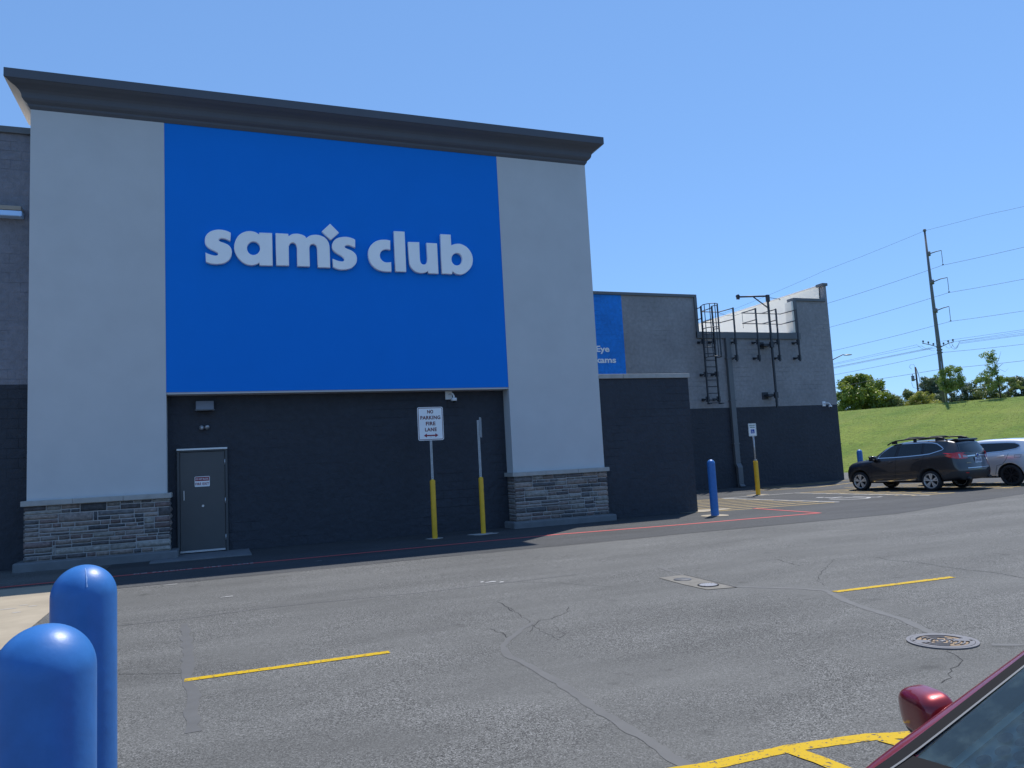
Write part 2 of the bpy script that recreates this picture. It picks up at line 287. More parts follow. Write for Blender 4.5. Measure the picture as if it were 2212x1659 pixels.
# ------------------------------------------------------------------ geometry helpers
class G:
    def __init__(s): s.bm = bmesh.new()
    def box(s, x0, x1, y0, y1, z0, z1, bev=0.0, seg=2, mi=0):
        r = bmesh.ops.create_cube(s.bm, size=1.0); vs = r['verts']
        for v in vs: v.co = Vector(((x0 + x1) / 2 + v.co.x * (x1 - x0), (y0 + y1) / 2 + v.co.y * (y1 - y0), (z0 + z1) / 2 + v.co.z * (z1 - z0)))
        fs = {f for v in vs for f in v.link_faces}
        for f in fs: f.material_index = mi
        if bev > 0:
            es = list({e for v in vs for e in v.link_edges})
            bmesh.ops.bevel(s.bm, geom=es, offset=bev, segments=seg, profile=0.5, affect='EDGES')
        return s
    def cyl(s, p0, p1, r0, r1=None, n=16, mi=0, caps=True):
        p0 = Vector(p0); p1 = Vector(p1); r1 = r0 if r1 is None else r1
        q = (p1 - p0).to_track_quat('Z', 'Y')
        a = [s.bm.verts.new(p0 + q @ Vector((r0 * math.cos(2 * PI * i / n), r0 * math.sin(2 * PI * i / n), 0))) for i in range(n)]
        b = [s.bm.verts.new(p1 + q @ Vector((r1 * math.cos(2 * PI * i / n), r1 * math.sin(2 * PI * i / n), 0))) for i in range(n)]
        for i in range(n):
            f = s.bm.faces.new((a[i], a[(i + 1) % n], b[(i + 1) % n], b[i])); f.smooth = n > 6; f.material_index = mi
        if caps:
            f = s.bm.faces.new(a[::-1]); f.material_index = mi
            f = s.bm.faces.new(b); f.material_index = mi
        return s
    def tube(s, path, r, n=6, mi=0):
        path = [Vector(p) for p in path]; rings = []
        for i, p in enumerate(path):
            t = (path[min(i + 1, len(path) - 1)] - path[max(i - 1, 0)]).normalized()
            q = t.to_track_quat('Z', 'Y'); rr = r[i] if isinstance(r, (list, tuple)) else r
            rings.append([s.bm.verts.new(p + q @ Vector((rr * math.cos(2 * PI * k / n), rr * math.sin(2 * PI * k / n), 0))) for k in range(n)])
        for a, b in zip(rings, rings[1:]):
            best = min(range(n), key=lambda o: sum((a[k].co - b[(k + o) % n].co).length for k in range(n)))
            for k in range(n):
                f = s.bm.faces.new((a[k], a[(k + 1) % n], b[(k + 1 + best) % n], b[(k + best) % n])); f.smooth = True; f.material_index = mi
        s.bm.faces.new(rings[0][::-1]).material_index = mi; s.bm.faces.new(rings[-1]).material_index = mi
        return s
    def lathe(s, prof, c=(0, 0, 0), n=32, mi=0, axis='Z', smooth=True):
        rings = []
        for r, z in prof:
            if r < 1e-6: rings.append([s.bm.verts.new((0, 0, z))])
            else: rings.append([s.bm.verts.new((r * math.cos(2 * PI * i / n), r * math.sin(2 * PI * i / n), z)) for i in range(n)])
        for a, b in zip(rings, rings[1:]):
            for i in range(n):
                if len(a) == 1 and len(b) == 1: continue
                if len(a) == 1: vs = (a[0], b[(i + 1) % n], b[i])[::-1]
                elif len(b) == 1: vs = (a[i], a[(i + 1) % n], b[0])
                else: vs = (a[i], a[(i + 1) % n], b[(i + 1) % n], b[i])
                f = s.bm.faces.new(vs); f.smooth = smooth; f.material_index = mi
        if axis == 'Y': rot = Matrix.Rotation(R(90), 4, 'X')
        elif axis == 'X': rot = Matrix.Rotation(R(90), 4, 'Y')
        else: rot = Matrix.Identity(4)
        mt = Matrix.Translation(c) @ rot
        for rg in rings:
            for v in rg: v.co = mt @ v.co
        return s
    def poly(s, pts, mi=0):
        f = s.bm.faces.new([s.bm.verts.new(p) for p in pts]); f.material_index = mi; return s
    def prism(s, pts, plane, d0, d1, mi=0):
        def P(a, b, d): return {'XZ': (a, d, b), 'XY': (a, b, d), 'YZ': (d, a, b)}[plane]
        a = [s.bm.verts.new(P(x, y, d0)) for x, y in pts]; b = [s.bm.verts.new(P(x, y, d1)) for x, y in pts]; k = len(pts)
        for i in range(k): s.bm.faces.new((a[i], a[(i + 1) % k], b[(i + 1) % k], b[i])).material_index = mi
        s.bm.faces.new(a[::-1]).material_index = mi; s.bm.faces.new(b).material_index = mi
        return s
    def strip(s, pts, wd, z, rnd=0.0, seed=1, sub=0.15):
        """flat ribbon along a ground path with a slightly irregular edge"""
        rg = random.Random(seed); P = [Vector((p[0], p[1], 0)) for p in pts]; L = []
        for a, b in zip(P, P[1:]):
            k = max(1, int((b - a).length / sub))
            L += [a.lerp(b, i / k) for i in range(k)]
        L.append(P[-1]); pr = None
        for i, p in enumerate(L):
            t = (L[min(i + 1, len(L) - 1)] - L[max(i - 1, 0)]).normalized(); nn = Vector((-t.y, t.x, 0))
            ww = wd[0] + (wd[1] - wd[0]) * i / (len(L) - 1) if isinstance(wd, tuple) else wd
            a = s.bm.verts.new(p + nn * (ww / 2 + rg.uniform(-rnd, rnd)) + Vector((0, 0, z))); b = s.bm.verts.new(p - nn * (ww / 2 + rg.uniform(-rnd, rnd)) + Vector((0, 0, z)))
            if pr: s.bm.faces.new((pr[1], b, a, pr[0]))
            pr = (a, b)
        return s

def obj(name, g, m_, parent=None, sub=None, smooth=None, recalc=True):
    bm = g.bm if isinstance(g, G) else g
    if recalc: bmesh.ops.recalc_face_normals(bm, faces=bm.faces)
    me = bpy.data.meshes.new(name)
    if sub is not None:
        for v in bm.verts: v.co -= Vector(sub)
    bm.to_mesh(me); bm.free()
    for x in (m_ if isinstance(m_, (list, tuple)) else [m_]): me.materials.append(x)
    if smooth is not None:
        for p in me.polygons: p.use_smooth = smooth
    o = bpy.data.objects.new(name, me); COL.objects.link(o)
    if parent: o.parent = parent
    elif sub is not None: o.location = sub
    return o
def tag(o, label=None, cat=None, group=None, kind=None):
    if label: o['label'] = label
    if cat: o['category'] = cat
    if group: o['group'] = group
    if kind: o['kind'] = kind
    return o
def thing(name, label, cat, loc=(0, 0, 0), rz=0.0, group=None):
    o = bpy.data.objects.new(name, None); COL.objects.link(o); o.location = loc; o.rotation_euler = (0, 0, rz); o.empty_display_size = 0.2
    return tag(o, label, cat, group)
def copy_tree(o, parent=None):
    c = o.copy(); COL.objects.link(c); c.parent = parent
    for ch in [k for k in bpy.data.objects if k.parent == o]: copy_tree(ch, c)
    return c
def curve_mesh(cu_):
    ob = bpy.data.objects.new('tmp', cu_); COL.objects.link(ob)
    dg = bpy.context.evaluated_depsgraph_get(); dg.update()
    me = bpy.data.meshes.new_from_object(ob.evaluated_get(dg)); bpy.data.objects.remove(ob); return me
def text_bm(body, wd, ht, ext=0.0, bold=0.0, spacing=1.0):
    """lettering as a mesh in its own XY plane, centred, stretched to wd x ht"""
    cu_ = bpy.data.curves.new('t', 'FONT'); cu_.body = body; cu_.size = 1.0; cu_.extrude = ext; cu_.offset = bold; cu_.space_character = spacing; cu_.resolution_u = 4
    me = curve_mesh(cu_); bm = bmesh.new(); bm.from_mesh(me); bpy.data.meshes.remove(me)
    xs = [v.co.x for v in bm.verts]; ys = [v.co.y for v in bm.verts]
    sx = wd / (max(xs) - min(xs)); sy = ht / (max(ys) - min(ys)); cx = (max(xs) + min(xs)) / 2; cy = (max(ys) + min(ys)) / 2
    for v in bm.verts: v.co.x = (v.co.x - cx) * sx; v.co.y = (v.co.y - cy) * sy
    return bm
def text(name, body, wd, ht, mt, m_, parent=None, ext=0.0015, bold=0.012, spacing=1.0):
    bm = text_bm(body, wd, ht, ext, bold, spacing); bmesh.ops.transform(bm, matrix=mt, verts=bm.verts)
    return obj(name, bm, m_, parent)
def facing(x, y, z, rz=0.0): return Matrix.Translation((x, y, z)) @ Matrix.Rotation(rz, 4, 'Z') @ Matrix.Rotation(R(90), 4, 'X')
def rrect(w_, h_, r_, n=5):
    pts = []
    for cx, cy, a0 in ((w_ / 2 - r_, h_ / 2 - r_, 0), (-w_ / 2 + r_, h_ / 2 - r_, 90), (-w_ / 2 + r_, -h_ / 2 + r_, 180), (w_ / 2 - r_, -h_ / 2 + r_, 270)):
        for i in range(n + 1):
            a = R(a0 + 90 * i / n); pts.append((cx + r_ * math.cos(a), cy + r_ * math.sin(a)))
    return pts
def plate_bm(pts, th):
    g = G(); g.prism(pts, 'XY', -th / 2, th / 2); return g.bm
def place(bm, mt): bmesh.ops.transform(bm, matrix=mt, verts=bm.verts); return bm
def smooth_pts(P, fl, k=5):
    n = len(P); out = []
    for i in range(n):
        p0, p1, p2, p3 = P[i - 1], P[i], P[(i + 1) % n], P[(i + 2) % n]
        f1, f2 = fl[i], fl[(i + 1) % n]
        if f1 == 'c' and f2 == 'c': out.append(p1); continue
        if f1 == 'c': p0 = (2 * p1[0] - p2[0] , 2 * p1[1] - p2[1])
        if f2 == 'c': p3 = (2 * p2[0] - p1[0], 2 * p2[1] - p1[1])
        for j in range(k):
            t = j / k
            out.append(tuple(0.5 * ((2 * p1[a]) + (-p0[a] + p2[a]) * t + (2 * p0[a] - 5 * p1[a] + 4 * p2[a] - p3[a]) * t * t + (-p0[a] + 3 * p1[a] - 3 * p2[a] + p3[a]) * t ** 3) for a in (0, 1)))
    return out
# ------------------------------------------------------------------ ground
def struct(name, g, m_): return tag(obj(name, g, m_), kind='structure')
g = G(); g.poly([(-1500, -1500, -0.3), (1500, -1500, -0.3), (1500, 1500, -0.3), (-1500, 1500, -0.3)]); struct('ground', g, M['grass'])
g = G(); g.poly([(-90, -90, 0), (90, -90, 0), (90, 90, 0), (-90, 90, 0)]); struct('parking_lot', g, M['asphalt'])
g = G(); g.poly([(-2.02, 14.33, 0.004), (3.1, 14.30, 0.004), (9, 14.22, 0.004), (15.2, 14.0, 0.004), (18.5, 14.9, 0.004), (23, 15.9, 0.004), (36, 16.4, 0.004), (36, 29.9, 0.004), (-2.02, 29.9, 0.004)]); struct('fire_lane', g, M['asphalt_new'])
g = G(); g.poly([(-9, 9.9, 0.006), (-2.1, 9.9, 0.006), (-2.1, 15.75, 0.006), (-9, 15.85, 0.006)]); struct('concrete_pavement', g, M['concrete'])
g = G()
for i, (x, y) in enumerate([(-2.6, 13.4), (-2.75, 13.15), (-2.45, 13.2), (-3.0, 12.9), (-2.55, 12.7)]): g.poly([(x + 0.06 * math.cos(a) * (1 + i % 2), y + 0.03 * math.sin(a), 0.009) for a in [k * PI / 4 for k in range(8)]])
struct('pavement_stains', g, M['capstone'])

# grass bank
A0 = Vector((61.1, 62.4)); TD = Vector((0.46, -0.888)); NC = Vector((-0.888, -0.46))
def bank_z(x, y):
    s = (Vector((x, y)) - A0).dot(NC)
    if s < 0: z = 5.2 + 0.012 * s
    else:
        u = min(1, s / 34.0); z = 5.2 * (1 - u ** 1.12)
    return z
bm = bmesh.new(); rows = []
for i in range(150):
    k = -150 + i * 2.2; row = []
    for s in [-160, -80, -40, -20, -10, -5, -2, -1, 0, 1, 2] + [3 + j * 1.5 for j in range(22)] + [36.5]:
        p = A0 + TD * k + NC * s; z = bank_z(p.x, p.y) + 0.09 * noise.noise(Vector((p.x * 0.13, p.y * 0.13, 0))) * (1 if s > 0 else 0.4)
        if s > 34.2: z = -0.25
        if p.x < 29.4: z = -0.25
        row.append(bm.verts.new((p.x, p.y, z)))
    rows.append(row)
for a, b in zip(rows, rows[1:]):
    for j in range(len(a) - 1):
        f = bm.faces.new((a[j], a[j + 1], b[j + 1], b[j])); f.smooth = True
struct('grass_bank', bm, M['grass'])

rgg = random.Random(77); bm = bmesh.new(); lay = bm.loops.layers.float_color.new('tint')
for _ in range(45000):
    k = rgg.uniform(-6, 46); s = 34 - 34.5 * rgg.random() ** 0.8; p = A0 + TD * k + NC * s
    if p.x < 29.6: continue
    z = bank_z(p.x, p.y) + 0.09 * noise.noise(Vector((p.x * 0.13, p.y * 0.13, 0))) - 0.02; a = rgg.uniform(0, PI); w_ = rgg.uniform(0.02, 0.055); h = rgg.uniform(0.02, 0.055)
    f = bm.faces.new([bm.verts.new((p.x - w_ * math.cos(a), p.y - w_ * math.sin(a), z)), bm.verts.new((p.x + w_ * math.cos(a), p.y + w_ * math.sin(a), z)), bm.verts.new((p.x + rgg.uniform(-.06, .06), p.y + rgg.uniform(-.06, .06), z + h))])
    tv = min(1, max(0, 0.45 + 0.5 * noise.noise(Vector((p.x * .3, p.y * .3, 4))) + rgg.uniform(-.35, .35)))
    for lp in f.loops: lp[lay] = (tv, tv, tv, 1)
tag(obj('grass_tufts', bm, M['blade'], recalc=False), kind='stuff')

# crack fillers and open cracks
g = G()
g.strip([(6.307, 10.385), (6.149, 9.47)], 0.05, 0.0025, 0.012, 1)
g.strip([(6.073, 8.267), (6.581, 7.666), (6.736, 7.369), (6.405, 6.66), (6.284, 6.238), (6.164, 5.758), (5.914, 5.2)], 0.085, 0.0025, 0.013, 2, 0.08)
g.strip([(3.155, 7.77), (2.9, 7.5), (2.6, 7.12), (2.5, 6.95), (2.42, 6.6), (2.446, 6.3), (2.463, 5.674), (2.413, 4.811), (2.413, 4.219), (2.374, 3.5)], (0.055, 0.09), 0.0025, 0.012, 3, 0.08)
g.strip([(-0.34, 10.24), (-0.276, 9.12), (-0.235, 8.0), (-0.23, 7.39), (-0.17, 7.05), (-0.165, 6.3), (-0.145, 5.87)], 0.10, 0.0025, 0.022, 4, 0.12)
g.strip([(5.95, 4.68), (6.5, 4.3), (7.2, 4.0)], 0.06, 0.0025, 0.012, 5, 0.08)
struct('crack_filler', g, M['crack'])
g = G(); rg = random.Random(7)
def crack(path, wd, sd):
    P = []
    r_ = random.Random(sd)
    for a, b in zip(path, path[1:]):
        k = max(1, int(math.dist(a, b) / 0.07))
        for i in range(k): P.append((a[0] + (b[0] - a[0]) * i / k + r_.uniform(-.018, .018), a[1] + (b[1] - a[1]) * i / k + r_.uniform(-.018, .018)))
    P.append(path[-1]); g.strip(P, wd, 0.0012, wd * 0.3, sd, 0.05)
for i, (p, wd) in enumerate([([(3.255, 9.139), (3.259, 8.951), (3.24, 8.745), (3.196, 8.483)], .012), ([(2.663, 7.745), (2.68, 7.604), (2.711, 7.489), (2.668, 7.309), (2.67, 7.221)], .012),
    ([(2.961, 7.374), (3.042, 7.507), (3.126, 7.678), (3.277, 7.847), (3.403, 7.828), (3.55, 7.942), (3.692, 8.068), (3.822, 8.298)], .009),
    ([(5.513, 4.718), (5.462, 4.61), (5.362, 4.472), (5.213, 4.377), (5.116, 4.378), (4.909, 4.217), (4.75, 4.154)], .008),
    ([(9.255, 9.084), (9.135, 8.627), (9.231, 8.263), (9.152, 7.835), (9.11, 7.41), (9.149, 7.05), (9.023, 6.569)], .014), ([(8.097, 9.792), (7.947, 9.369), (7.868, 9.046)], .016),
    ([(3.24, 8.745), (3.202, 8.357), (3.158, 8.008), (3.08, 7.447), (3.046, 6.875)], .006), ([(3.258, 7.449), (3.259, 7.352), (3.21, 7.26), (3.222, 7.098), (3.085, 6.961)], .007),
    ([(8.667, 9.229), (7.521, 8.304), (7.187, 7.978), (6.962, 7.609)], .008), ([(-0.822, 7.961), (-0.494, 7.781), (-0.258, 7.652)], .007), ([(3.6, 10.9), (4.4, 10.1), (4.9, 9.2)], .007)]): crack(p, wd, i + 11)
struct('open_cracks', g, M['crackdark'])
g = G(); g.strip([(-0.8, 14.22), (1.0, 14.26), (3.106, 14.288), (4.033, 14.3), (4.769, 14.22), (8.9, 14.15)], 0.03, 0.0065, 0.008, 8)
g.strip([(-1.099, 10.646), (-0.447, 10.56), (0.465, 10.70), (1.44, 10.641), (2.744, 10.50), (5.0, 10.55)], 0.022, 0.0025, 0.006, 9)
struct('paving_seam', g, M['seam'])
g = G()
for x, y, a, b in [(-0.655, 14.132, .16, .03), (0.181, 12.066, .13, .03), (3.73, 10.72, .12, .04), (3.85, 10.6, .05, .05), (1.9, 15.6, .1, .02), (3.62, 10.8, .04, .05)]:
    g.poly([(x + a * math.cos(k * PI / 4) * (0.6 + 0.4 * ((k * 7) % 3) / 2), y + b * math.sin(k * PI / 4) * (0.6 + 0.4 * ((k * 5) % 3) / 2), 0.007) for k in range(8)])
struct('paint_specks', g, M['pwhite'])

# painted markings
g = G(); g.strip([(-0.245, 7.382), (1.52, 7.36)], 0.098, 0.0048, 0.004, 21, 0.05); struct('stall_line', g, M['pyellow'])
g = G(); g.strip([(6.74, 7.22), (8.514, 7.114)], 0.098, 0.0048, 0.004, 22, 0.05); struct('stall_line', g, M['pyellow'])
g = G(); g.strip([(1.6, 3.86), (2.45, 3.73), (3.035, 3.715), (3.55, 3.63), (3.83, 3.52), (4.05, 3.40), (4.3, 3.1), (4.45, 2.6)], 0.105, 0.003, 0.005, 23, 0.06); struct('island_marking', g, M['pyellow'])
g = G(); g.strip([(3.03, 3.665), (3.06, 3.50), (3.07, 3.35), (3.08, 3.0), (3.1, 2.2)], 0.105, 0.0055, 0.005, 24, 0.06)
g.strip([(3.58, 3.57), (3.60, 3.46), (3.61, 3.3), (3.65, 2.6)], 0.09, 0.0055, 0.005, 25, 0.06); struct('island_marking', g, M['pyellow'])
g = G(); g.strip([(-9, 16.05), (-3.49, 16.12), (-1.5, 16.21), (0.8, 16.27), (4, 16.3), (7.34, 16.38), (10.45, 15.99), (12.6, 15.85), (14.42, 15.69)], 0.14, 0.0085, 0.004, 26, 0.1); struct('fire_lane_line', g, M['pred'])
g = G(); g.strip([(14.40, 15.70), (14.5, 17.2), (14.62, 18.55)], 0.12, 0.0115, 0.004, 27, 0.1); struct('fire_lane_line', g, M['pred'])
o = text('fire_lane_lettering', 'NO PARKING   FIRE   LANE', 2.12, 0.105, Matrix.Translation((-0.33, 16.255, 0.0125)) @ Matrix.Rotation(0.008, 4, 'Z'), M['pwhite'], ext=0.0005, bold=0.02, spacing=1.35); tag(o, kind='structure')
# access aisle hatching
g = G(); ys = [18.30, 18.95, 19.6, 20.25, 20.9, 21.55, 22.2, 22.85, 23.4]
for i, y in enumerate(ys): g.strip([(13.3 if y < 19 else 12.6, y + 0.42), (17.35, y - 0.05)], 0.11, 0.0085, 0.004, 30 + i, 0.12)
struct('aisle_hatching', g, M['pyellow2'])
g = G(); g.strip([(17.43, 18.15), (17.2, 23.5)], 0.12, 0.0115, 0.004, 41); struct('stall_line', g, M['pwhite'])
g = G(); g.strip([(17.2, 23.5), (17.854, 23.478), (20.285, 23.29)], 0.10, 0.0095, 0.004, 42); struct('stall_line', g, M['pwhite'])
g = G(); g.strip([(20.284, 23.3), (20.4, 20.26), (20.6, 17.7)], 0.12, 0.0115, 0.004, 43); struct('stall_line', g, M['pwhite'])
g = G()
for i in range(9): y = 17.9 + i * 0.62; g.strip([(20.35, y + 0.25), (21.9 if i < 7 else 23.2, y)], 0.12, 0.0085, 0.004, 50 + i, 0.12)
struct('aisle_hatching', g, M['pyellow2'])
g = G(); g.strip([(23.6, 24.2), (24.2, 18.3), (24.3, 17.7)], 0.12, 0.0085, 0.004, 61)
for i in range(9): y = 17.9 + i * 0.62; g.strip([(24.1, y + 0.2), (27.2, y - 0.1)], 0.11, 0.0115, 0.004, 62 + i, 0.12)
g.strip([(20.6, 26.2), (23.5, 25.6), (27.5, 27.0)], 0.12, 0.0085, 0.004, 75); g.strip([(21.5, 26.9), (26.5, 28.0)], 0.12, 0.0085, 0.004, 76)
g.strip([(22.5, 27.9), (28.6, 28.9)], 0.12, 0.0085, 0.004, 77)
struct('aisle_hatching', g, M['pyellow2'])
g = G(); cx, cy = 18.85, 19.2
g.strip([(cx + 0.55 * math.cos(R(a)), cy + 0.62 * math.sin(R(a))) for a in range(150, 395, 10)], 0.11, 0.0095, 0.003, 80, 0.1)
g.strip([(cx - 0.1, cy + 0.95), (cx - 0.12, cy + 0.2), (cx + 0.35, cy + 0.12), (cx + 0.62, cy - 0.55), (cx + 0.85, cy - 0.5)], 0.12, 0.0125, 0.003, 81, 0.1)
g.strip([(cx - 0.12, cy + 0.6), (cx + 0.3, cy + 0.58)], 0.1, 0.0155, 0.003, 82, 0.1)
g.poly([(cx - 0.1 + 0.13 * math.cos(k * PI / 6), cy + 1.15 + 0.13 * math.sin(k * PI / 6), 0.0095) for k in range(12)])
struct('wheelchair_marking', g, M['pwhite'])
def blob(cx, cy, rx, ry, z, sd, n=18, jag=0.18):
    r_ = random.Random(sd); return [(cx + rx * math.cos(2 * PI * k / n) * (1 + r_.uniform(-jag, jag)), cy + ry * math.sin(2 * PI * k / n) * (1 + r_.uniform(-jag, jag)), z) for k in range(n)]
for nm, x, y, rx, ry, sd in [('a', 4.9, 17.97, .22, .2, 1), ('b', 6.12, 18.0, .36, .28, 2), ('c', 12.47, 17.45, .36, .36, 3), ('d', 19.02, 23.82, .42, .32, 4)]:
    g = G(); g.poly(blob(x, y, rx, ry, 0.014, sd)); struct('post_footing', g, M['concrete'] if nm in 'cd' else M['capstone'])
g = G(); g.poly([(12.4, 18.95, 0.0085 + .008), (13.05, 18.72, .0165), (14.1, 18.85, .0165), (14.2, 19.35, .0165), (13.3, 19.6, .0165), (12.4, 19.7, .0165)]); struct('concrete_pavement', g, M['concrete'])
g = G(); g.poly([(5.749, 9.439, .006), (6.149, 9.45, .006), (6.10, 8.8, .006), (6.06, 8.17, .006), (5.70, 8.26, .006), (5.70, 8.8, .006)]); struct('concrete_patch', g, M['patch'])
g = G(); g.strip([(6.165, 9.46), (6.115, 8.8), (6.075, 8.16)], 0.018, 0.007, 0.004, 90, .08); struct('open_cracks', g, M['crackdark'])

# ------------------------------------------------------------------ main building
TB = thing('store_building', 'big blue and grey block store with a dark cornice and stone bases', 'building', (3.2, 19.0, 0)); TO = (3.2, 19.0, 0)
def bpart(name, g, m_, parent=None, **k): return obj(name, g, m_, parent or TB, sub=TO, **k)
# masonry walls behind
def bwall(x0, x1, y0, y1, z0, z1, m_, name='wall'): g = G(); g.box(x0, x1, y0, y1, z0, z1); return bpart(name, g, m_)
bwall(-45, -0.76, 19.4, 19.7, 0, 3.97, M['block_dark']); bwall(0.34, 10.0, 19.4, 19.7, 0, 3.97, M['block_dark']); bwall(-0.76, 0.34, 19.4, 19.7, 2.43, 3.97, M['block_dark'])
bwall(-45, 10.0, 19.4, 19.7, 3.97, 9.64, M['block_left'])
g = G(); g.box(-45, 10.0, 19.33, 19.78, 9.64, 9.79, 0.01); bpart('coping', g, M['coping'])
g = G(); g.poly([(-45, 19.7, 9.1), (10, 19.7, 9.1), (10, 62, 9.1), (-45, 62, 9.1)]); bpart('roof', g, M['roof'])
bwall(9.7, 10.0, 19.7, 62, 0, 9.64, M['block_grey']); bwall(-45, 28.98, 62, 62.3, 0, 9.0, M['block_grey']); bwall(-45.3, -45, 19.4, 62.3, 0, 9.6, M['block_grey'])
# far wing
Y2 = 29.68
bwall(10.0, 28.98, Y2, Y2 + 0.3, 0, 3.71, M['block_dark'])
g = G(); g.box(17.15, 28.98, Y2, Y2 + 0.3, 3.71, 6.97); g.box(17.15, 21.0, Y2, Y2 + 0.3, 6.97, 8.9); g.box(26.95, 28.98, Y2, Y2 + 0.3, 6.97, 8.9); g.box(28.84, 28.98, Y2, Y2 + 0.3, 8.9, 9.72)
bpart('wall', g, M['block_grey'])
bwall(10.0, 17.15, Y2, Y2 + 0.3, 3.71, 8.9, M['block_blue'], 'blue_panel')
g = G()
g.box(10.0, 21.12, Y2 - 0.07, Y2 + 0.4, 8.9, 9.03, 0.008); g.box(20.98, 21.12, Y2 - 0.07, Y2 + 0.4, 7.02, 8.9)
g.box(20.98, 27.02, Y2 - 0.09, Y2 + 0.4, 6.97, 7.28, 0.01); g.box(26.78, 26.95, Y2 - 0.07, Y2 + 0.4, 7.28, 8.9); g.box(26.78, 28.80, Y2 - 0.07, Y2 + 0.4, 8.9, 9.04, 0.008)
g.box(28.72, 29.05, Y2 - 0.06, Y2 + 0.42, 9.72, 9.86, 0.008)
bpart('coping', g, M['coping'])
g = G(); g.box(28.87, 28.97, Y2 + 0.3, 62, 0, 9.74); bpart('side_wall', g, M['block_grey'])
bm = bmesh.new(); pr = None   # slack white sheeting on the roof side of the far parapet
rr_ = random.Random(3)
for i in range(90):
    y = Y2 + 0.31 + i * 0.36; row = []
    for j in range(14):
        z = 6.7 + j * (9.78 - 6.7) / 13
        x = 28.80 + 0.04 * noise.noise(Vector((y * 0.5 + z * 1.3, z * 1.7 - y * .25, 2))) * (0.3 if j == 13 else 1)
        row.append(bm.verts.new((x, y, z)))
    if pr:
        for j in range(13): bm.faces.new((pr[j], row[j], row[j + 1], pr[j + 1])).smooth = True
    pr = row
bpart('parapet_lining', bm, M['membrane'], recalc=False)
g = G(); g.box(28.76, 29.02, Y2 + 0.44, 62, 9.79, 9.83); bpart('coping', g, M['white'])
g = G(); g.box(27.0, 27.05, Y2 + 0.4, Y2 + 0.46, 7.0, 8.9); g.poly([(10, Y2 + .3, 6.7), (28.7, Y2 + .3, 6.7), (28.7, 62, 6.7), (10, 62, 6.7)]); bpart('roof', g, M['roof'])
g = G(); g.box(26.66, 26.78, Y2 - 0.04, Y2 + 0.45, 7.3, 8.86, .02); bpart('parapet_flashing', g, M['membrane'])
# downspout
g = G(); g.box(22.5, 22.76, Y2 - 0.17, Y2 - 0.01, 1.12, 6.99, 0.012)
g.prism([(Y2 - 0.17, 1.12), (Y2 - 0.01, 1.12), (Y2 - 0.13, 0.92), (Y2 - 0.29, 0.92)], 'YZ', 22.5, 22.76); g.box(22.5, 22.76, Y2 - 0.29, Y2 - 0.13, 0.16, 0.92, 0.012)
g.prism([(Y2 - 0.29, 0.16), (Y2 - 0.13, 0.16), (Y2 - 0.2, 0.03), (Y2 - 0.4, 0.06)], 'YZ', 22.5, 22.76)
for z in (2.0, 4.0, 6.0): g.box(22.46, 22.8, Y2 - 0.18, Y2 - 0.005, z, z + 0.05)
bpart('downspout', g, M['coping'])
# painted words on the wing
text('lettering', 'Eye', 0.665, 0.0 + 0.36, facing(16.045, Y2 - 0.012, 6.415) , M['white'], None, bold=0.03)
eo = bpy.data.objects['lettering']; eo.parent = TB; eo.location = (-TO[0], -TO[1], 0)
e2 = text('lettering', 'Exams', 1.27, 0.27, facing(16.035, Y2 - 0.012, 5.965), M['white'], None, bold=0.03); e2.parent = TB; e2.location = (-TO[0], -TO[1], 0)

# tower front
TF = 18.95
g = G(); g.box(-3.65, -0.95, TF, 19.4, 1.44, 10.09); g.box(-3.65, -2.9, 19.4, 21.0, 1.44, 10.09); bpart('pillar', g, M['stucco'])
g = G(); g.box(7.36, 10.06, TF, 19.4, 1.44, 10.09); g.box(9.4, 10.06, 19.4, 21.0, 0.0, 10.09); bpart('pillar', g, M['stucco'])
g = G(); g.box(-0.95, 7.36, TF + 0.012, 19.4, 3.70, 10.09); bpart('blue_panel', g, M['blue'])
g = G(); g.box(-0.95, 7.36, TF + 0.03, 19.4, 3.655, 3.70); bpart('soffit_trim', g, M['stucco'])
g = G(); g.box(-3.6, 10.0, 19.7, 21.0, 9.2, 10.5); bpart('roof', g, M['roof'])
# cornice swept round front and both returns
prof = [(0.0, 10.06), (0.045, 10.12), (0.055, 10.165), (0.115, 10.215), (0.145, 10.26), (0.155, 10.32), (0.17, 10.37), (0.21, 10.42), (0.28, 10.47), (0.35, 10.51), (0.41, 10.555), (0.43, 10.565), (0.43, 10.765), (-0.3, 10.775)]
X0, X1, YB = -3.65, 10.06, 21.0
def ring(o, z): return [(X0 - o, YB, z), (X0 - o, TF - o, z), (X1 + o, TF - o, z), (X1 + o, YB, z)]
g = G(); bm = g.bm; rs = [[bm.verts.new(p) for p in ring(o_, z_)] for o_, z_ in prof]
for a, b in zip(rs, rs[1:]):
    for k in (1,): bm.faces.new((a[k], a[k + 1], b[k + 1], b[k])).material_index = 0
    bm.faces.new((a[2], a[3], b[3], b[2])).material_index = 0
lf = []
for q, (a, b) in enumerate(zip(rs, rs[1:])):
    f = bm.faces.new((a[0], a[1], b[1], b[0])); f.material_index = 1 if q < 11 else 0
bm.faces.new([r[0] for r in rs]); bm.faces.new([r[3] for r in rs])
bm.faces.new([rs[-1][0], rs[-1][1], rs[-1][2], rs[-1][3]])
bpart('cornice', g, [M['cornice'], M['beige']])

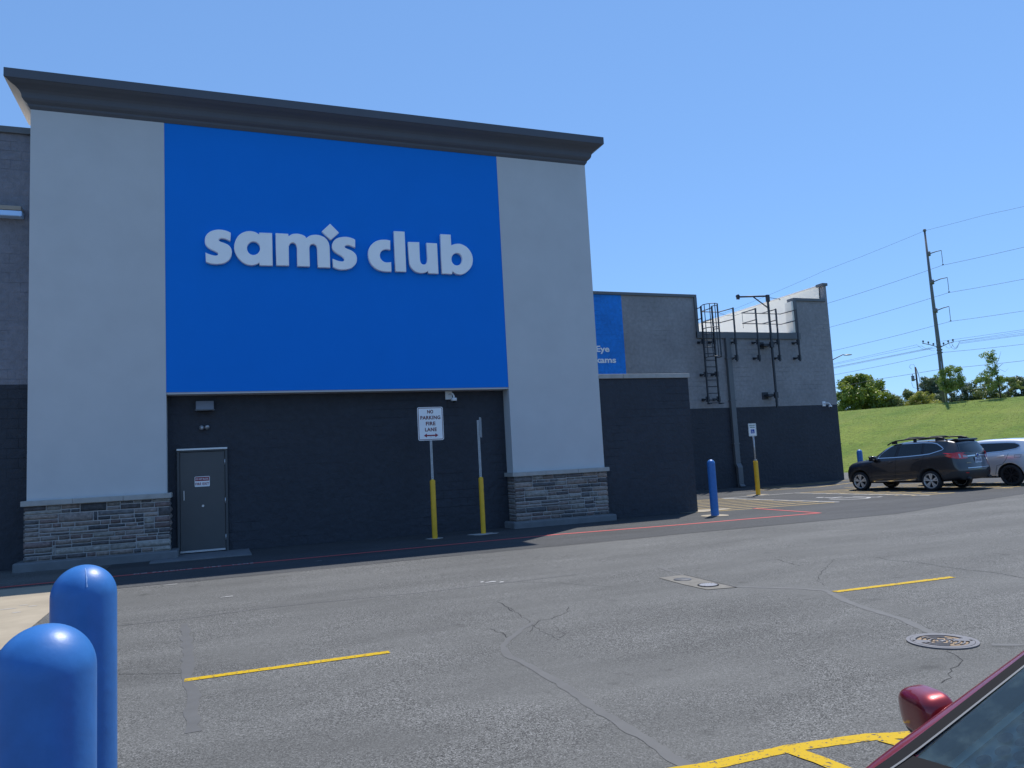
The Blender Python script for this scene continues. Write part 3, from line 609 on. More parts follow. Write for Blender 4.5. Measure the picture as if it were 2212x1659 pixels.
# stone bases: random ashlar of ledge stones
def ashlar(x0, x1, z0, z1, rg_):
    out = []
    def rec(a, b, c, d):
        w_, h_ = b - a, d - c
        if h_ > 0.21 or (h_ > 0.15 and rg_.random() < 0.5 and w_ < 1.3):
            t = c + h_ * rg_.uniform(0.35, 0.65); rec(a, b, c, t); rec(a, b, t, d)
        elif w_ > 0.75 or (w_ > 0.35 and w_ / h_ > 4.0 and rg_.random() < 0.55):
            t = a + w_ * rg_.uniform(0.32, 0.68); rec(a, t, c, d); rec(t, b, c, d)
        else: out.append((a, b, c, d))
    # offset start so that no joint runs the full height
    xs = [x0]
    while xs[-1] < x1 - 0.9: xs.append(xs[-1] + rg_.uniform(0.5, 0.95))
    xs.append(x1)
    zc = z0
    while zc < z1 - 0.05:
        h = min(rg_.choice([0.10, 0.2, 0.26, 0.3]), z1 - zc)
        if z1 - zc - h < 0.08: h = z1 - zc
        xx = [x0] + sorted(rg_.uniform(x0 + .2, x1 - .2) for _ in range(int((x1 - x0) / 0.9))) + [x1]
        for a, b in zip(xx, xx[1:]):
            if b - a > 0.05: rec(a, b, zc, zc + h)
        zc += h
    return out
def stones(g, x0, x1, z0, z1, yf, seed, fn):
    rg_ = random.Random(seed); bm = g.bm; lay = bm.loops.layers.float_color.get('stone') or bm.loops.layers.float_color.new('stone')
    for a, b, c, d in ashlar(x0, x1, z0, z1, rg_):
        j = 0.0105; a += j; b -= j; c += j; d -= j
        if b - a < 0.02 or d - c < 0.02: continue
        base = rg_.choice([(0.085, 0.085, 0.09), (0.20, 0.16, 0.145), (0.26, 0.21, 0.18), (0.14, 0.135, 0.135), (0.17, 0.125, 0.115), (0.26, 0.24, 0.215), (0.11, 0.10, 0.10), (0.21, 0.18, 0.165)])
        k_ = rg_.uniform(0.8, 1.25); colr = (*[q * k_ for q in base], 1)
        nx = max(2, int((b - a) / 0.07)); nz = max(2, int((d - c) / 0.05)); pr_ = rg_.uniform(0.018, 0.05); V = []
        for i in range(nx + 1):
            row = []
            for q in range(nz + 1):
                u, v = i / nx, q / nz; edge = min(u * nx, (1 - u) * nx, v * nz, (1 - v) * nz)
                x = a + (b - a) * u; z = c + (d - c) * v
                dd = pr_ * (0.35 if edge < 0.5 else 1.0) + (0.014 * noise.noise(Vector((x * 14, z * 18, seed))) if edge > .5 else 0)
                if edge < 0.5: x += 0.004 * noise.noise(Vector((x * 30, z * 30, 1))); z += 0.005 * noise.noise(Vector((x * 25, z * 25, 5)))
                row.append(bm.verts.new(fn(x, z, dd)))
            V.append(row)
        for i in range(nx):
            for q in range(nz):
                f = bm.faces.new((V[i][q], V[i + 1][q], V[i + 1][q + 1], V[i][q + 1])); f.smooth = True
                for lp in f.loops: lp[lay] = colr
        loop = [V[i][0] for i in range(nx + 1)] + [V[nx][q] for q in range(1, nz + 1)] + [V[i][nz] for i in range(nx - 1, -1, -1)] + [V[0][q] for q in range(nz - 1, 0, -1)]
        bk = [bm.verts.new(fn(a if v is None else 0, 0, 0)) for v in []]
        lowv = []
        for v in loop:
            lowv.append(bm.verts.new(v.co))
        # skirt back to the mortar
        nrm = Vector(fn(0, 0, 1)) - Vector(fn(0, 0, 0))
        for v in lowv: v.co -= nrm * (pr_ * 0.35 + 0.004)
        n_ = len(loop)
        for i in range(n_):
            f = bm.faces.new((loop[i], lowv[i], lowv[(i + 1) % n_], loop[(i + 1) % n_]))
            for lp in f.loops: lp[lay] = colr
def base(x0, x1, side, seed, kx0, kx1, capx0, capx1, kt):
    g = G(); g.box(x0 + 0.03, x1 - 0.03, 18.87, 19.4, 0.02, 1.33); mo = bpart('stone_base', g, M['mortar'])
    g = G(); stones(g, x0, x1, kt, 1.33, 18.87, seed, lambda x, z, d: (x, 18.868 - d, z))
    if side > 0: stones(g, 18.85, 19.4, kt, 1.33, 0, seed + 5, lambda y, z, d: (x1 - 0.032 + d, y, z))
    if side < 0: stones(g, 18.85, 19.4, kt, 1.33, 0, seed + 5, lambda y, z, d: (x0 + 0.032 - d, y, z))
    st = obj('stone_facing', g, M['stone'], mo, sub=TO)
    g = G(); xs = [capx0 + (capx1 - capx0) * i / 3 for i in range(4)]
    for a, b in zip(xs, xs[1:]): g.box(a + 0.002, b - 0.002, 18.77, 19.4, 1.332, 1.442, 0.008)
    obj('cap_stones', g, M['capstone'], mo, sub=TO)
    g = G(); g.box(kx0, kx1, 18.66, 19.4, -0.05, kt, 0.035, 3); obj('plinth', g, M['kerb'], mo, sub=TO)
base(-3.69, -0.87, 1, 5, -3.84, -0.72, -3.73, -0.85, 0.185)
base(7.33, 10.08, -1, 9, 7.2, 10.19, 7.27, 10.12, 0.17)
g = G(); g.box(-1.25, 0.78, 17.98, 19.4, -0.05, 0.03, 0.008); struct('door_apron', g, M['kerb'])

# fire exit door
D = 19.4
g = G(); g.box(-0.757, -0.70, D - 0.06, D + 0.1, 0.03, 2.40, 0.004); g.box(0.28, 0.335, D - 0.06, D + 0.1, 0.03, 2.40, 0.004); g.box(-0.70, 0.28, D - 0.06, D + 0.1, 2.345, 2.40, 0.004)
fr = bpart('door_frame', g, M['frame'])
g = G(); g.box(-0.693, 0.273, D - 0.035, D + 0.02, 0.045, 2.338, 0.004); dr = bpart('door', g, M['door'])
dp = lambda n_, g_, m_: obj(n_, g_, m_, dr, sub=TO)
for z in (2.02, 1.12, 0.28): g = G(); g.cyl((0.276, D - 0.05, z), (0.276, D - 0.05, z + 0.13), 0.012, n=10); dp('hinge', g, M['steel'])
g = G(); g.box(-0.622, -0.602, D - 0.075, D - 0.06, 1.24, 1.46, 0.004); g.box(-0.618, -0.606, D - 0.06, D - 0.034, 1.26, 1.28); g.box(-0.618, -0.606, D - 0.06, D - 0.034, 1.42, 1.44); dp('door_handle', g, M['steel'])
g = G(); g.cyl((-0.21, D - 0.05, 1.09), (-0.21, D - 0.034, 1.09), 0.026, n=20); g.box(-0.216, -0.204, D - 0.058, D - 0.05, 1.075, 1.105); dp('lock', g, M['steel'])
g = G(); g.box(-0.70, 0.265, D - 0.055, D - 0.034, 0.05, 0.092, 0.003)
dp('door_sweep', g, M['steel'])
g = G(); g.box(-0.76, 0.335, D - 0.095, D - 0.0, 2.402, 2.425, 0.003); g.box(-0.76, 0.335, D - 0.095, D - 0.088, 2.385, 2.405); obj('drip_cap', g, M['steel'], fr, sub=TO)
EN = thing('exit_notice', 'small red and white notice fixed to the grey fire exit door', 'sign', (-0.22, D - 0.04, 1.652)); EO = (-0.22, D - 0.04, 1.652)
obj('notice_plate', place(plate_bm(rrect(0.325, 0.235, 0.02), 0.006), facing(-0.22, D - 0.04, 1.652)), M['signwhite'], EN, sub=EO)
g = G(); g.box(-0.372, -0.068, D - 0.0455, D - 0.0425, 1.665, 1.757); obj('red_band', g, M['maroonred'], EN, sub=EO)
for body, wd, z, m_ in (('DO NOT BLOCK', 0.275, 1.71, 'signwhite'), ('FIRE EXIT', 0.295, 1.60, 'maroonred')):
    b_ = text_bm(body, wd, 0.042 if z > 1.65 else 0.058, 0.001, 0.015, 1.05); place(b_, facing(-0.22, D - 0.0475, z)); obj('lettering', b_, M[m_], EN, sub=EO)

# wall fixtures (top-level things)
t = thing('wall_light', 'hooded grey box light on the dark wall above the fire exit door', 'wall light', (-0.142, D, 3.29))
g = G(); g.prism([(0, 0), (-0.24, 0), (-0.26, 0.02), (-0.16, 0.225), (0, 0.24)], 'YZ', -0.195, 0.195); bmesh.ops.bevel(g.bm, geom=g.bm.edges[:], offset=0.008, segments=2, affect='EDGES'); obj('housing', g, M['lampgrey'], t)
g = G(); g.box(-0.17, 0.17, -0.22, -0.03, -0.012, -0.001); obj('lens', g, M['black'], t)
g = G(); g.box(-0.215, 0.215, -0.272, -0.262 + .02, -0.004, 0.018, .003); obj('lip', g, M['coping'], t)
t = thing('emergency_light', 'pair of small round emergency lamp heads between the hooded light and the door', 'emergency light', (-0.162, D, 2.9))
g = G(); g.box(-0.1, 0.1, -0.03, 0, -0.03, 0.03, 0.008); obj('bracket', g, M['darksteel'], t)
for sx, yaw in ((-0.066, -0.6), (0.066, 0.35)):
    g = G(); g.lathe([(0, 0.06), (0.03, 0.055), (0.05, 0.035), (0.058, 0.0), (0.052, -0.004)], n=24); 
    bmesh.ops.transform(g.bm, matrix=Matrix.Translation((sx, -0.07, 0)) @ Matrix.Rotation(yaw, 4, 'Z') @ Matrix.Rotation(R(-62 if sx > 0 else -95), 4, 'X'), verts=g.bm.verts); h_ = obj('lamp_head', g, M['lampgrey'], t)
    g = G(); g.lathe([(0, 0.004), (0.05, 0.002), (0.05, -0.006), (0, -0.01)], n=24)
    bmesh.ops.transform(g.bm, matrix=Matrix.Translation((sx, -0.07, 0)) @ Matrix.Rotation(yaw, 4, 'Z') @ Matrix.Rotation(R(-62 if sx > 0 else -95), 4, 'X'), verts=g.bm.verts); obj('lens', g, M['galv'], h_)
def sec_cam(x, y, z, lab, sc_=1.0, dx=0.085):
    t = thing('security_camera', lab, 'security camera', (x, y, z), group='security cameras on the walls'); s = sc_
    g = G(); g.box(-0.09 * s, 0.09 * s, -0.035 * s, 0, -0.115 * s, 0.115 * s, 0.006); obj('mounting_plate', g, M['white'], t)
    for px in (-0.07, 0.07):
        for pz in (-0.095, 0.095): pass
    g = G(); g.cyl((0, -0.035 * s, 0.02 * s), (0, -0.055 * s, 0.02 * s), 0.055 * s, n=24)
    g.tube([(0, -0.05 * s, 0.02 * s), (0.02 * s, -0.12 * s, 0.03 * s), (dx * 0.7 * s, -0.18 * s, 0.02 * s), (dx * s, -0.2 * s, -0.03 * s), (dx * s, -0.2 * s, -0.09 * s)], 0.024 * s, 12); obj('arm', g, M['white'], t)
    g = G(); g.cyl((dx * s, -0.2 * s, -0.09 * s), (dx * s, -0.2 * s, -0.17 * s), 0.078 * s, n=28); bmesh.ops.bevel(g.bm, geom=[e for e in g.bm.edges if e.calc_length() < 0.03], offset=0.006, segments=2, affect='EDGES'); obj('camera_body', g, M['white'], t)
    g = G(); g.lathe([(0.055 * s, -0.171 * s), (0.05 * s, -0.19 * s), (0.03 * s, -0.21 * s), (0, -0.215 * s)], (dx * s, -0.2 * s, 0), n=20); obj('dome_lens', g, M['blacktrim'], t)
sec_cam(5.82, D, 3.555, 'white dome camera under the blue panel above the fire lane signs')
sec_cam(28.12, Y2, 3.76, 'white dome camera near the far corner of the wing with the ladder', 1.05, 0.2)
# long white sign box on the left wall, cut by the frame
t = thing('wall_canopy_box', 'white metal light box on the grey wall left of the tower', 'light box', (-4.4, D, 7.7))
g = G(); g.box(-0.9, 0.545, -0.24, 0, 0.11, 0.205, 0.012); obj('top_rail', g, M['beige'], t)
g = G(); g.prism([(0, -0.03), (-0.26, -0.03), (-0.23, 0.1), (0, 0.1)], 'YZ', -0.9, 0.56); bmesh.ops.bevel(g.bm, geom=g.bm.edges[:], offset=0.012, segments=2, affect='EDGES'); obj('face', g, mat('sky_tinted_panel', (0.55, 0.75, 0.98), 0.25, metal=0.2), t)  # reflection of the sky is put into the blue of the face

# ------------------------------------------------------------------ wall sign
LETTERS = {
    'letter_s': [(0.477, 7.464, 1), (0.413, 7.496, 0), (0.316, 7.52, 0), (0.212, 7.525, 0), (0.108, 7.503, 0), (0.012, 7.453, 0), (-0.061, 7.37, 0), (-0.09, 7.272, 0), (-0.084, 7.177, 0), (-0.04, 7.101, 0), (0.038, 7.044, 0), (0.141, 6.996, 0), (0.193, 6.957, 0), (0.189, 6.915, 0), (0.14, 6.893, 0), (0.052, 6.905, 0), (-0.027, 6.929, 0), (-0.08, 6.954, 1), (-0.073, 6.739, 1), (0.018, 6.706, 0), (0.113, 6.695, 0), (0.209, 6.701, 0), (0.321, 6.729, 0), (0.418, 6.796, 0), (0.476, 6.891, 0), (0.494, 6.988, 0), (0.479, 7.084, 0), (0.424, 7.161, 0), (0.328, 7.208, 0), (0.248, 7.234, 0), (0.212, 7.263, 0), (0.22, 7.302, 0), (0.273, 7.327, 0), (0.346, 7.318, 0), (0.41, 7.297, 0), (0.466, 7.269, 1)],
    'letter_a': [(1.124, 7.453, 1), (1.125, 7.507, 1), (1.414, 7.512, 1), (1.413, 6.714, 1), (1.122, 6.709, 1), (1.111, 6.776, 1), (1.053, 6.736, 0), (0.995, 6.714, 0), (0.92, 6.703, 0), (0.806, 6.726, 0), (0.693, 6.804, 0), (0.614, 6.906, 0), (0.567, 7.018, 0), (0.553, 7.141, 0), (0.579, 7.266, 0), (0.638, 7.385, 0), (0.721, 7.466, 0), (0.82, 7.515, 0), (0.919, 7.532, 0), (1.009, 7.52, 0), (1.075, 7.491, 0)],
    'letter_m': [(1.502, 7.517, 1), (1.79, 7.517, 1), (1.797, 7.453, 1), (1.876, 7.509, 0), (1.962, 7.53, 0), (2.065, 7.528, 0), (2.168, 7.493, 0), (2.223, 7.436, 1), (2.28, 7.485, 0), (2.359, 7.52, 0), (2.465, 7.533, 0), (2.57, 7.517, 0), (2.674, 7.464, 0), (2.742, 7.37, 0), (2.767, 7.261, 0), (2.771, 7.169, 1), (2.772, 6.724, 1), (2.478, 6.72, 1), (2.476, 7.19, 1), (2.457, 7.259, 0), (2.409, 7.297, 0), (2.357, 7.299, 0), (2.306, 7.269, 0), (2.281, 7.198, 1), (2.283, 6.733, 1), (1.99, 6.729, 1), (1.996, 7.183, 1), (1.969, 7.272, 0), (1.909, 7.311, 0), (1.845, 7.293, 0), (1.8, 7.218, 0), (1.794, 7.154, 1), (1.791, 6.731, 1), (1.502, 6.726, 1)],
    'diamond': [(2.803, 7.834, 1), (3.01, 7.622, 1), (2.805, 7.426, 1), (2.601, 7.63, 1)],
    'second_s': [(3.407, 7.464, 1), (3.336, 7.497, 0), (3.228, 7.521, 0), (3.12, 7.518, 0), (2.994, 7.487, 0), (2.903, 7.426, 0), (2.847, 7.33, 0), (2.839, 7.237, 0), (2.877, 7.152, 0), (2.964, 7.086, 0), (3.069, 7.027, 0), (3.126, 6.965, 0), (3.123, 6.913, 0), (3.065, 6.888, 0), (2.958, 6.903, 0), (2.844, 6.946, 1), (2.847, 6.74, 1), (2.952, 6.696, 0), (3.077, 6.685, 0), (3.239, 6.714, 0), (3.349, 6.784, 0), (3.421, 6.886, 0), (3.433, 7.017, 0), (3.396, 7.108, 0), (3.308, 7.178, 0), (3.201, 7.219, 0), (3.144, 7.253, 0), (3.153, 7.293, 0), (3.207, 7.318, 0), (3.294, 7.308, 0), (3.401, 7.265, 1)],
    'letter_c': [(4.297, 7.491, 1), (4.213, 7.506, 0), (4.117, 7.503, 0), (4.007, 7.483, 0), (3.897, 7.429, 0), (3.799, 7.334, 0), (3.745, 7.228, 0), (3.729, 7.103, 0), (3.743, 6.98, 0), (3.796, 6.858, 0), (3.876, 6.773, 0), (3.98, 6.712, 0), (4.087, 6.688, 0), (4.196, 6.682, 0), (4.299, 6.687, 1), (4.299, 6.93, 1), (4.225, 6.917, 0), (4.15, 6.919, 0), (4.083, 6.95, 0), (4.031, 7.014, 0), (4.018, 7.103, 0), (4.044, 7.181, 0), (4.101, 7.237, 0), (4.177, 7.261, 0), (4.238, 7.263, 0), (4.29, 7.252, 1)],
    'letter_l': [(4.405, 7.744, 1), (4.68, 7.748, 1), (4.682, 6.698, 1), (4.409, 6.696, 1)],
    'letter_u': [(4.764, 7.481, 1), (5.056, 7.491, 1), (5.054, 7.084, 1), (5.063, 6.986, 0), (5.095, 6.924, 0), (5.158, 6.902, 0), (5.216, 6.93, 0), (5.251, 6.995, 0), (5.264, 7.095, 1), (5.254, 7.484, 1), (5.531, 7.485, 1), (5.535, 6.682, 1), (5.269, 6.682, 1), (5.257, 6.741, 1), (5.185, 6.7, 0), (5.071, 6.68, 0), (4.945, 6.707, 0), (4.85, 6.78, 0), (4.791, 6.883, 0), (4.776, 7.015, 0), (4.773, 7.085, 1)],
    'letter_b': [(5.639, 7.739, 1), (5.913, 7.741, 1), (5.916, 7.449, 1), (5.998, 7.487, 0), (6.102, 7.507, 0), (6.205, 7.498, 0), (6.335, 7.436, 0), (6.433, 7.325, 0), (6.486, 7.197, 0), (6.491, 7.053, 0), (6.45, 6.921, 0), (6.362, 6.805, 0), (6.255, 6.723, 0), (6.15, 6.684, 0), (6.048, 6.691, 0), (5.976, 6.721, 0), (5.921, 6.773, 1), (5.905, 6.688, 1), (5.634, 6.689, 1)],
}
HOLES = {
    'letter_a': [(1.138, 7.126), (1.125, 7.061), (1.091, 7.004), (1.041, 6.965), (0.982, 6.949), (0.925, 6.959), (0.876, 6.993), (0.845, 7.046), (0.834, 7.11), (0.847, 7.176), (0.881, 7.232), (0.93, 7.272), (0.989, 7.288), (1.047, 7.278), (1.095, 7.244), (1.128, 7.191)],
    'letter_b': [(6.207, 7.097), (6.192, 7.031), (6.157, 6.974), (6.106, 6.934), (6.047, 6.919), (5.99, 6.929), (5.943, 6.964), (5.913, 7.018), (5.905, 7.083), (5.919, 7.149), (5.955, 7.206), (6.005, 7.245), (6.064, 7.261), (6.121, 7.251), (6.169, 7.216), (6.199, 7.162)],
}
SO = (3.2, 18.96, 7.1); ST = thing('wall_sign', 'raised white lowercase store name letters on the blue panel', 'sign', SO)
for k, rows in LETTERS.items():
    P = [(q[0], q[1]) for q in rows]; fl = ['c' if q[2] else 's' for q in rows]
    cu_ = bpy.data.curves.new('c', 'CURVE'); cu_.dimensions = '2D'; cu_.fill_mode = 'BOTH'
    for pts in [smooth_pts(P, fl)] + ([smooth_pts(HOLES[k], ['s'] * len(HOLES[k]), 3)] if k in HOLES else []):
        sp = cu_.splines.new('POLY'); sp.points.add(len(pts) - 1); sp.use_cyclic_u = True
        for i, (x, y) in enumerate(pts): sp.points[i].co = (x, y, 0, 1)
    cu_.extrude = 0.045; cu_.bevel_depth = 0.012; cu_.bevel_resolution = 1; cu_.offset = -0.008
    me = curve_mesh(cu_); bm = bmesh.new(); bm.from_mesh(me)
    place(bm, Matrix.Translation((0, 18.90, 0)) @ Matrix.Rotation(R(90), 4, 'X')); bmesh.ops.remove_doubles(bm, verts=bm.verts, dist=0.0005)
    obj('apostrophe_diamond' if k == 'diamond' else 'letter', bm, M['acrylic'], ST, sub=SO)

# ------------------------------------------------------------------ screen wall
t = thing('screen_wall', 'lower dark block wall with a pale stone cap right of the tower', 'wall', (11.5, 19.05, 0))
g = G(); g.box(-1.43, 1.52, -0.05, 0.35, 0, 3.9); obj('wall', g, M['block_dark'], t)
g = G(); g.box(1.05, 1.5, 0.35, 5.0, 0, 3.9); obj('return_wall', g, M['block_dark'], t)
g = G()
for a, b in ((-1.43, -0.65), (-0.645, 0.42), (0.425, 1.56)): g.box(a, b, -0.1, 0.4, 3.9, 4.025, 0.008)
g.box(1.0, 1.56, 0.4, 5.0, 3.9, 4.025, .008)
obj('cap_stones', g, M['capstone'], t)

# ------------------------------------------------------------------ ladder, guard rails, hoist mast
YL = 29.3
LD = thing('caged_ladder', 'dark steel wall ladder with a round safety cage at its top', 'ladder', (21.38, Y2, 3.87)); LO = (21.38, Y2, 3.87)
for x in (21.09, 21.69): g = G(); g.box(x - 0.025, x + 0.025, YL - 0.04, YL + 0.04, 3.87, 8.40); g.box(x - .025, x + .025, YL - .04, YL + .04, 8.40, 8.42); obj('rail', g, M['darksteel'], LD, sub=LO)
for i in range(11): z = 4.06 + i * 0.305; g = G(); g.cyl((21.09, YL, z), (21.69, YL, z), 0.019, n=8); obj('rung', g, M['darksteel'], LD, sub=LO)
ha = [R(a) for a in range(180, 361, 12)]
for z in (8.42, 7.33, 6.0): g = G(); g.tube([(21.115, YL - 0.02, z)] + [(21.39 + 0.36 * math.cos(a), YL - 0.22 + 0.42 * math.sin(a), z) for a in ha] + [(21.665, YL - 0.02, z)], 0.02, 6); obj('hoop', g, M['darksteel'], LD, sub=LO)
for a in (195, 232, 270, 308, 345): x, y = 21.39 + 0.36 * math.cos(R(a)), YL - 0.22 + 0.42 * math.sin(R(a)); g = G(); g.box(x - 0.02, x + 0.02, y - 0.006, y + 0.006, 6.0, 8.42); obj('cage_bar', g, M['darksteel'], LD, sub=LO)
def bracket(x, z, root, ro):
    g = G(); g.box(x - 0.1, x + 0.1, YL + 0.02, YL + 0.05, z - 0.12, z + 0.12, 0.004); g.cyl((x - 0.02, YL + 0.05, z), (x - 0.02, Y2 - 0.002, z), 0.035, n=8); g.box(x - 0.09, x + 0.06, Y2 - 0.03, Y2, z - 0.06, z + 0.06)
    for a in (-0.06, 0.06):
        for b in (-0.08, 0.08): g.cyl((x + a, YL + 0.02, z + b), (x + a, YL + 0.005, z + b), 0.012, n=6)
    obj('wall_bracket', g, M['darksteel'], root, sub=ro)
for z in (6.77, 5.25, 4.1):
    for x in (21.09, 21.69): bracket(x, z, LD, LO)
g = G(); g.tube([(21.09, YL - 0.03, 3.92), (21.69, YL - 0.03, 3.92)], 0.02); g.box(21.02, 21.14, YL - 0.2, YL, 3.86, 3.9); g.box(21.66, 21.78, YL - 0.24, YL, 3.86, 3.9); obj('foot_bar', g, M['darksteel'], LD, sub=LO)
def rail_set(x_from, posts, loc, lab, xr0, back):
    ro = (loc, Y2, 5.83); t = thing('roof_guard_rail', lab, 'guard rail', ro, group='guard rails over the roof edge')
    for x in posts:
        g = G(); g.box(x - 0.03, x + 0.03, YL - 0.03, YL + 0.03, 5.83, 8.39); obj('post', g, M['darksteel'], t, sub=ro)
        for z in (6.77, 6.02): bracket(x, z, t, ro)
    for z in (8.36, 7.84):
        g = G()
        for path in back: g.tube([(px, py, z) for px, py in path], 0.024, 8)
        obj('rail', g, M['darksteel'], t, sub=ro)
rail_set(0, [22.88], 22.88, 'guard rail from the caged ladder to the single post by the downspout', 0, [[(22.88, YL), (22.75, YL + 0.95), (21.75, YL + 0.95), (21.72, YL)], [(21.09, YL), (21.05, YL + 1.0), (20.3, YL + 1.0)]])
rail_set(0, [24.17, 25.37, 26.58], 25.37, 'longer guard rail on three posts right of the roof gap chain', 0, [[(24.17, YL), (24.15, YL + 1.0), (26.5, YL + 1.0), (26.58, YL)], [(25.37, YL), (25.33, YL + 0.985)]])
g = G(); P = []
for i in range(13): u = i / 12; P.append((22.75 + (24.15 - 22.75) * u, YL + 0.97, 8.36 - 0.62 * u * (1 - u)))
g.tube(P, 0.009, 5); g.tube([(24.15, YL + .97, 8.36), (24.16, YL + .97, 7.6)], .01, 5); tag(obj('safety_chain', g, M['darksteel']), 'thin chain sagging between the two guard rails at the roof edge', 'chain')
# hoist mast
MO = (24.95, YL, 3.64); HM = thing('hoist_mast', 'tall dark steel mast with a braced crane arm standing above the roof edge', 'hoist mast', MO)
g = G(); g.box(24.91, 24.99, YL - 0.04, YL + 0.04, 3.64, 9.02); obj('mast', g, M['darksteel'], HM, sub=MO)
g = G(); g.box(24.87, 25.04, YL - 0.06, YL + 0.06, 8.72, 9.06, 0.01); obj('head_sleeve', g, M['darksteel'], HM, sub=MO)
g = G(); g.tube([(24.95, YL, 9.0), (23.52, 29.68, 9.0)], 0.042, 8); obj('arm', g, M['darksteel'], HM, sub=MO)
g = G(); g.cyl((23.52, 29.64, 9.03), (23.52, 29.73, 9.03), 0.09, n=16); g.box(23.45, 23.6, 29.65, 29.72, 8.88, 9.02); obj('pulley', g, M['darksteel'], HM, sub=MO)
g = G(); g.tube([(24.27, 29.48, 8.97), (24.93, YL, 8.42)], 0.03, 6); obj('brace', g, M['darksteel'], HM, sub=MO)
g = G(); g.tube([(25.0, YL, 8.93), (25.9, YL + 0.25, 8.93)], 0.014, 5); g.tube([(25.78, YL + .1, 8.86), (25.98, YL + .4, 8.99)], 0.02, 5); obj('tie_rod', g, M['darksteel'], HM, sub=MO)
for z in (6.64, 4.22):
    g = G(); g.box(24.43, 24.78, Y2 - 0.03, Y2, z - 0.17, z + 0.17, 0.004); g.box(24.55, 25.02, YL + 0.045, Y2 - 0.03, z - 0.05, z + 0.05); g.box(24.86, 25.04, YL - 0.06, YL + 0.06, z - 0.14, z + 0.14, 0.006); obj('wall_plate', g, M['darksteel'], HM, sub=MO)
# ------------------------------------------------------------------ sign posts
def channel_post(g, x, y, z0, z1, w_=0.052):
    """perforated steel sign post: flat face with a row of holes between two flanges"""
    h = w_ / 2; t = 0.006; hole = 0.011; z = z0
    g.box(x - h, x - 0.009, y - 0.02, y - 0.014, z0, z1); g.box(x + 0.009, x + h, y - 0.02, y - 0.014, z0, z1)
    g.box(x - h, x - h + t, y - 0.014, y + 0.02, z0, z1); g.box(x + h - t, x + h, y - 0.014, y + 0.02, z0, z1); g.box(x - h, x + h, y + 0.02, y + 0.026, z0, z1)
    while z < z1 - 0.03:
        g.box(x - 0.009, x + 0.009, y - 0.0195, y - 0.0145, z, z + 0.03); z += 0.0508
def sleeve(g, r, h): g.lathe([(r, 0), (r, h - 0.045), (r * 0.97, h - 0.035), (r * 0.45, h), (0, h)], n=28)
t = thing('no_parking_sign', 'white no parking fire lane sign facing out on a yellow sleeved post', 'road sign', (4.90, 17.97, 0)); 
g = G(); sleeve(g, 0.063, 1.41); obj('sleeve', g, M['yellow'], t)
g = G(); channel_post(g, 0, 0, 1.36, 3.1); obj('post', g, M['galv'], t)
pn = obj('sign_panel', place(plate_bm(rrect(0.635, 0.80, 0.045), 0.004), facing(0.005, -0.03, 2.738)), M['signwhite'], t)
def outline(w_, h_, r_, th, m_, mt, parent, name='border'):
    o_ = rrect(w_, h_, r_, 6); i_ = rrect(w_ - 2 * th, h_ - 2 * th, max(0.004, r_ - th), 6); bm = bmesh.new()
    a = [bm.verts.new((x, y, 0)) for x, y in o_]; b = [bm.verts.new((x, y, 0)) for x, y in i_]; n_ = len(a)
    for i in range(n_): bm.faces.new((a[i], a[(i + 1) % n_], b[(i + 1) % n_], b[i]))
    place(bm, mt); return obj(name, bm, m_, parent)
outline(0.605, 0.77, 0.036, 0.014, M['maroon'], facing(0.005, -0.0335, 2.738), pn)
for body, wd, dz in (('NO', 0.148, 0.288), ('PARKING', 0.495, 0.146), ('FIRE', 0.235, 0.003), ('LANE', 0.29, -0.14)):
    text('lettering', body, wd, 0.088, facing(0.005, -0.0345, 2.738 + dz), M['maroon'], pn, bold=0.028, spacing=1.1)
g = G(); g.prism([(-0.178, 0), (-0.105, 0.048), (-0.105, 0.016), (0.105, 0.016), (0.105, 0.048), (0.178, 0), (0.105, -0.048), (0.105, -0.016), (-0.105, -0.016), (-0.105, -0.048)], 'XZ', -0.036, -0.0335); place(g.bm, Matrix.Translation((0.005, 0, 2.455))); obj('arrow', g, M['maroonred'], pn)
g = G()
for z in (3.03, 2.418): g = G(); g.cyl((0.0, -0.038, z), (0.0, -0.033, z), 0.008, n=10); obj('bolt', g, M['black'], pn)
t = thing('edge_on_sign', 'second yellow sleeved post whose sign is seen edge on', 'road sign', (6.185, 18.16, 0))
g = G(); sleeve(g, 0.06, 1.395); obj('sleeve', g, M['yellow'], t)
g = G(); channel_post(g, 0, 0, 1.34, 2.80); bmesh.ops.transform(g.bm, matrix=Matrix.Rotation(R(-32), 4, 'Z'), verts=g.bm.verts); obj('post', g, M['galv'], t)
b_ = plate_bm(rrect(0.30, 0.50, 0.03), 0.006); place(b_, Matrix.Translation((0.075, 0.04, 2.62)) @ Matrix.Rotation(R(62), 4, 'Z') @ Matrix.Rotation(R(90), 4, 'X')); pn = obj('sign_panel', b_, M['galv'], t)
t = thing('reserved_parking_sign', 'small reserved parking sign with blue wheelchair square before the far wing', 'road sign', (19.05, 23.83, 0), rz=R(-14))
g = G(); sleeve(g, 0.085, 1.30); obj('sleeve', g, M['yellow'], t)
g = G(); g.cyl((0, 0, 1.28), (0, 0, 2.3), 0.03, n=16); obj('post', g, M['galv'], t)
g = G(); g.cyl((0, 0, 1.29), (0, 0, 1.33), 0.05, n=12); g.box(-0.05, 0.05, -0.05, 0.05, 1.3, 1.315); obj('clamp', g, M['galv'], t)
pn = obj('sign_panel', place(plate_bm(rrect(0.315, 0.485, 0.03), 0.005), facing(-0.03, -0.036, 2.45)), M['signwhite'], t)
outline(0.295, 0.465, 0.024, 0.008, M['signgreen'], facing(-0.03, -0.0395, 2.45), pn)
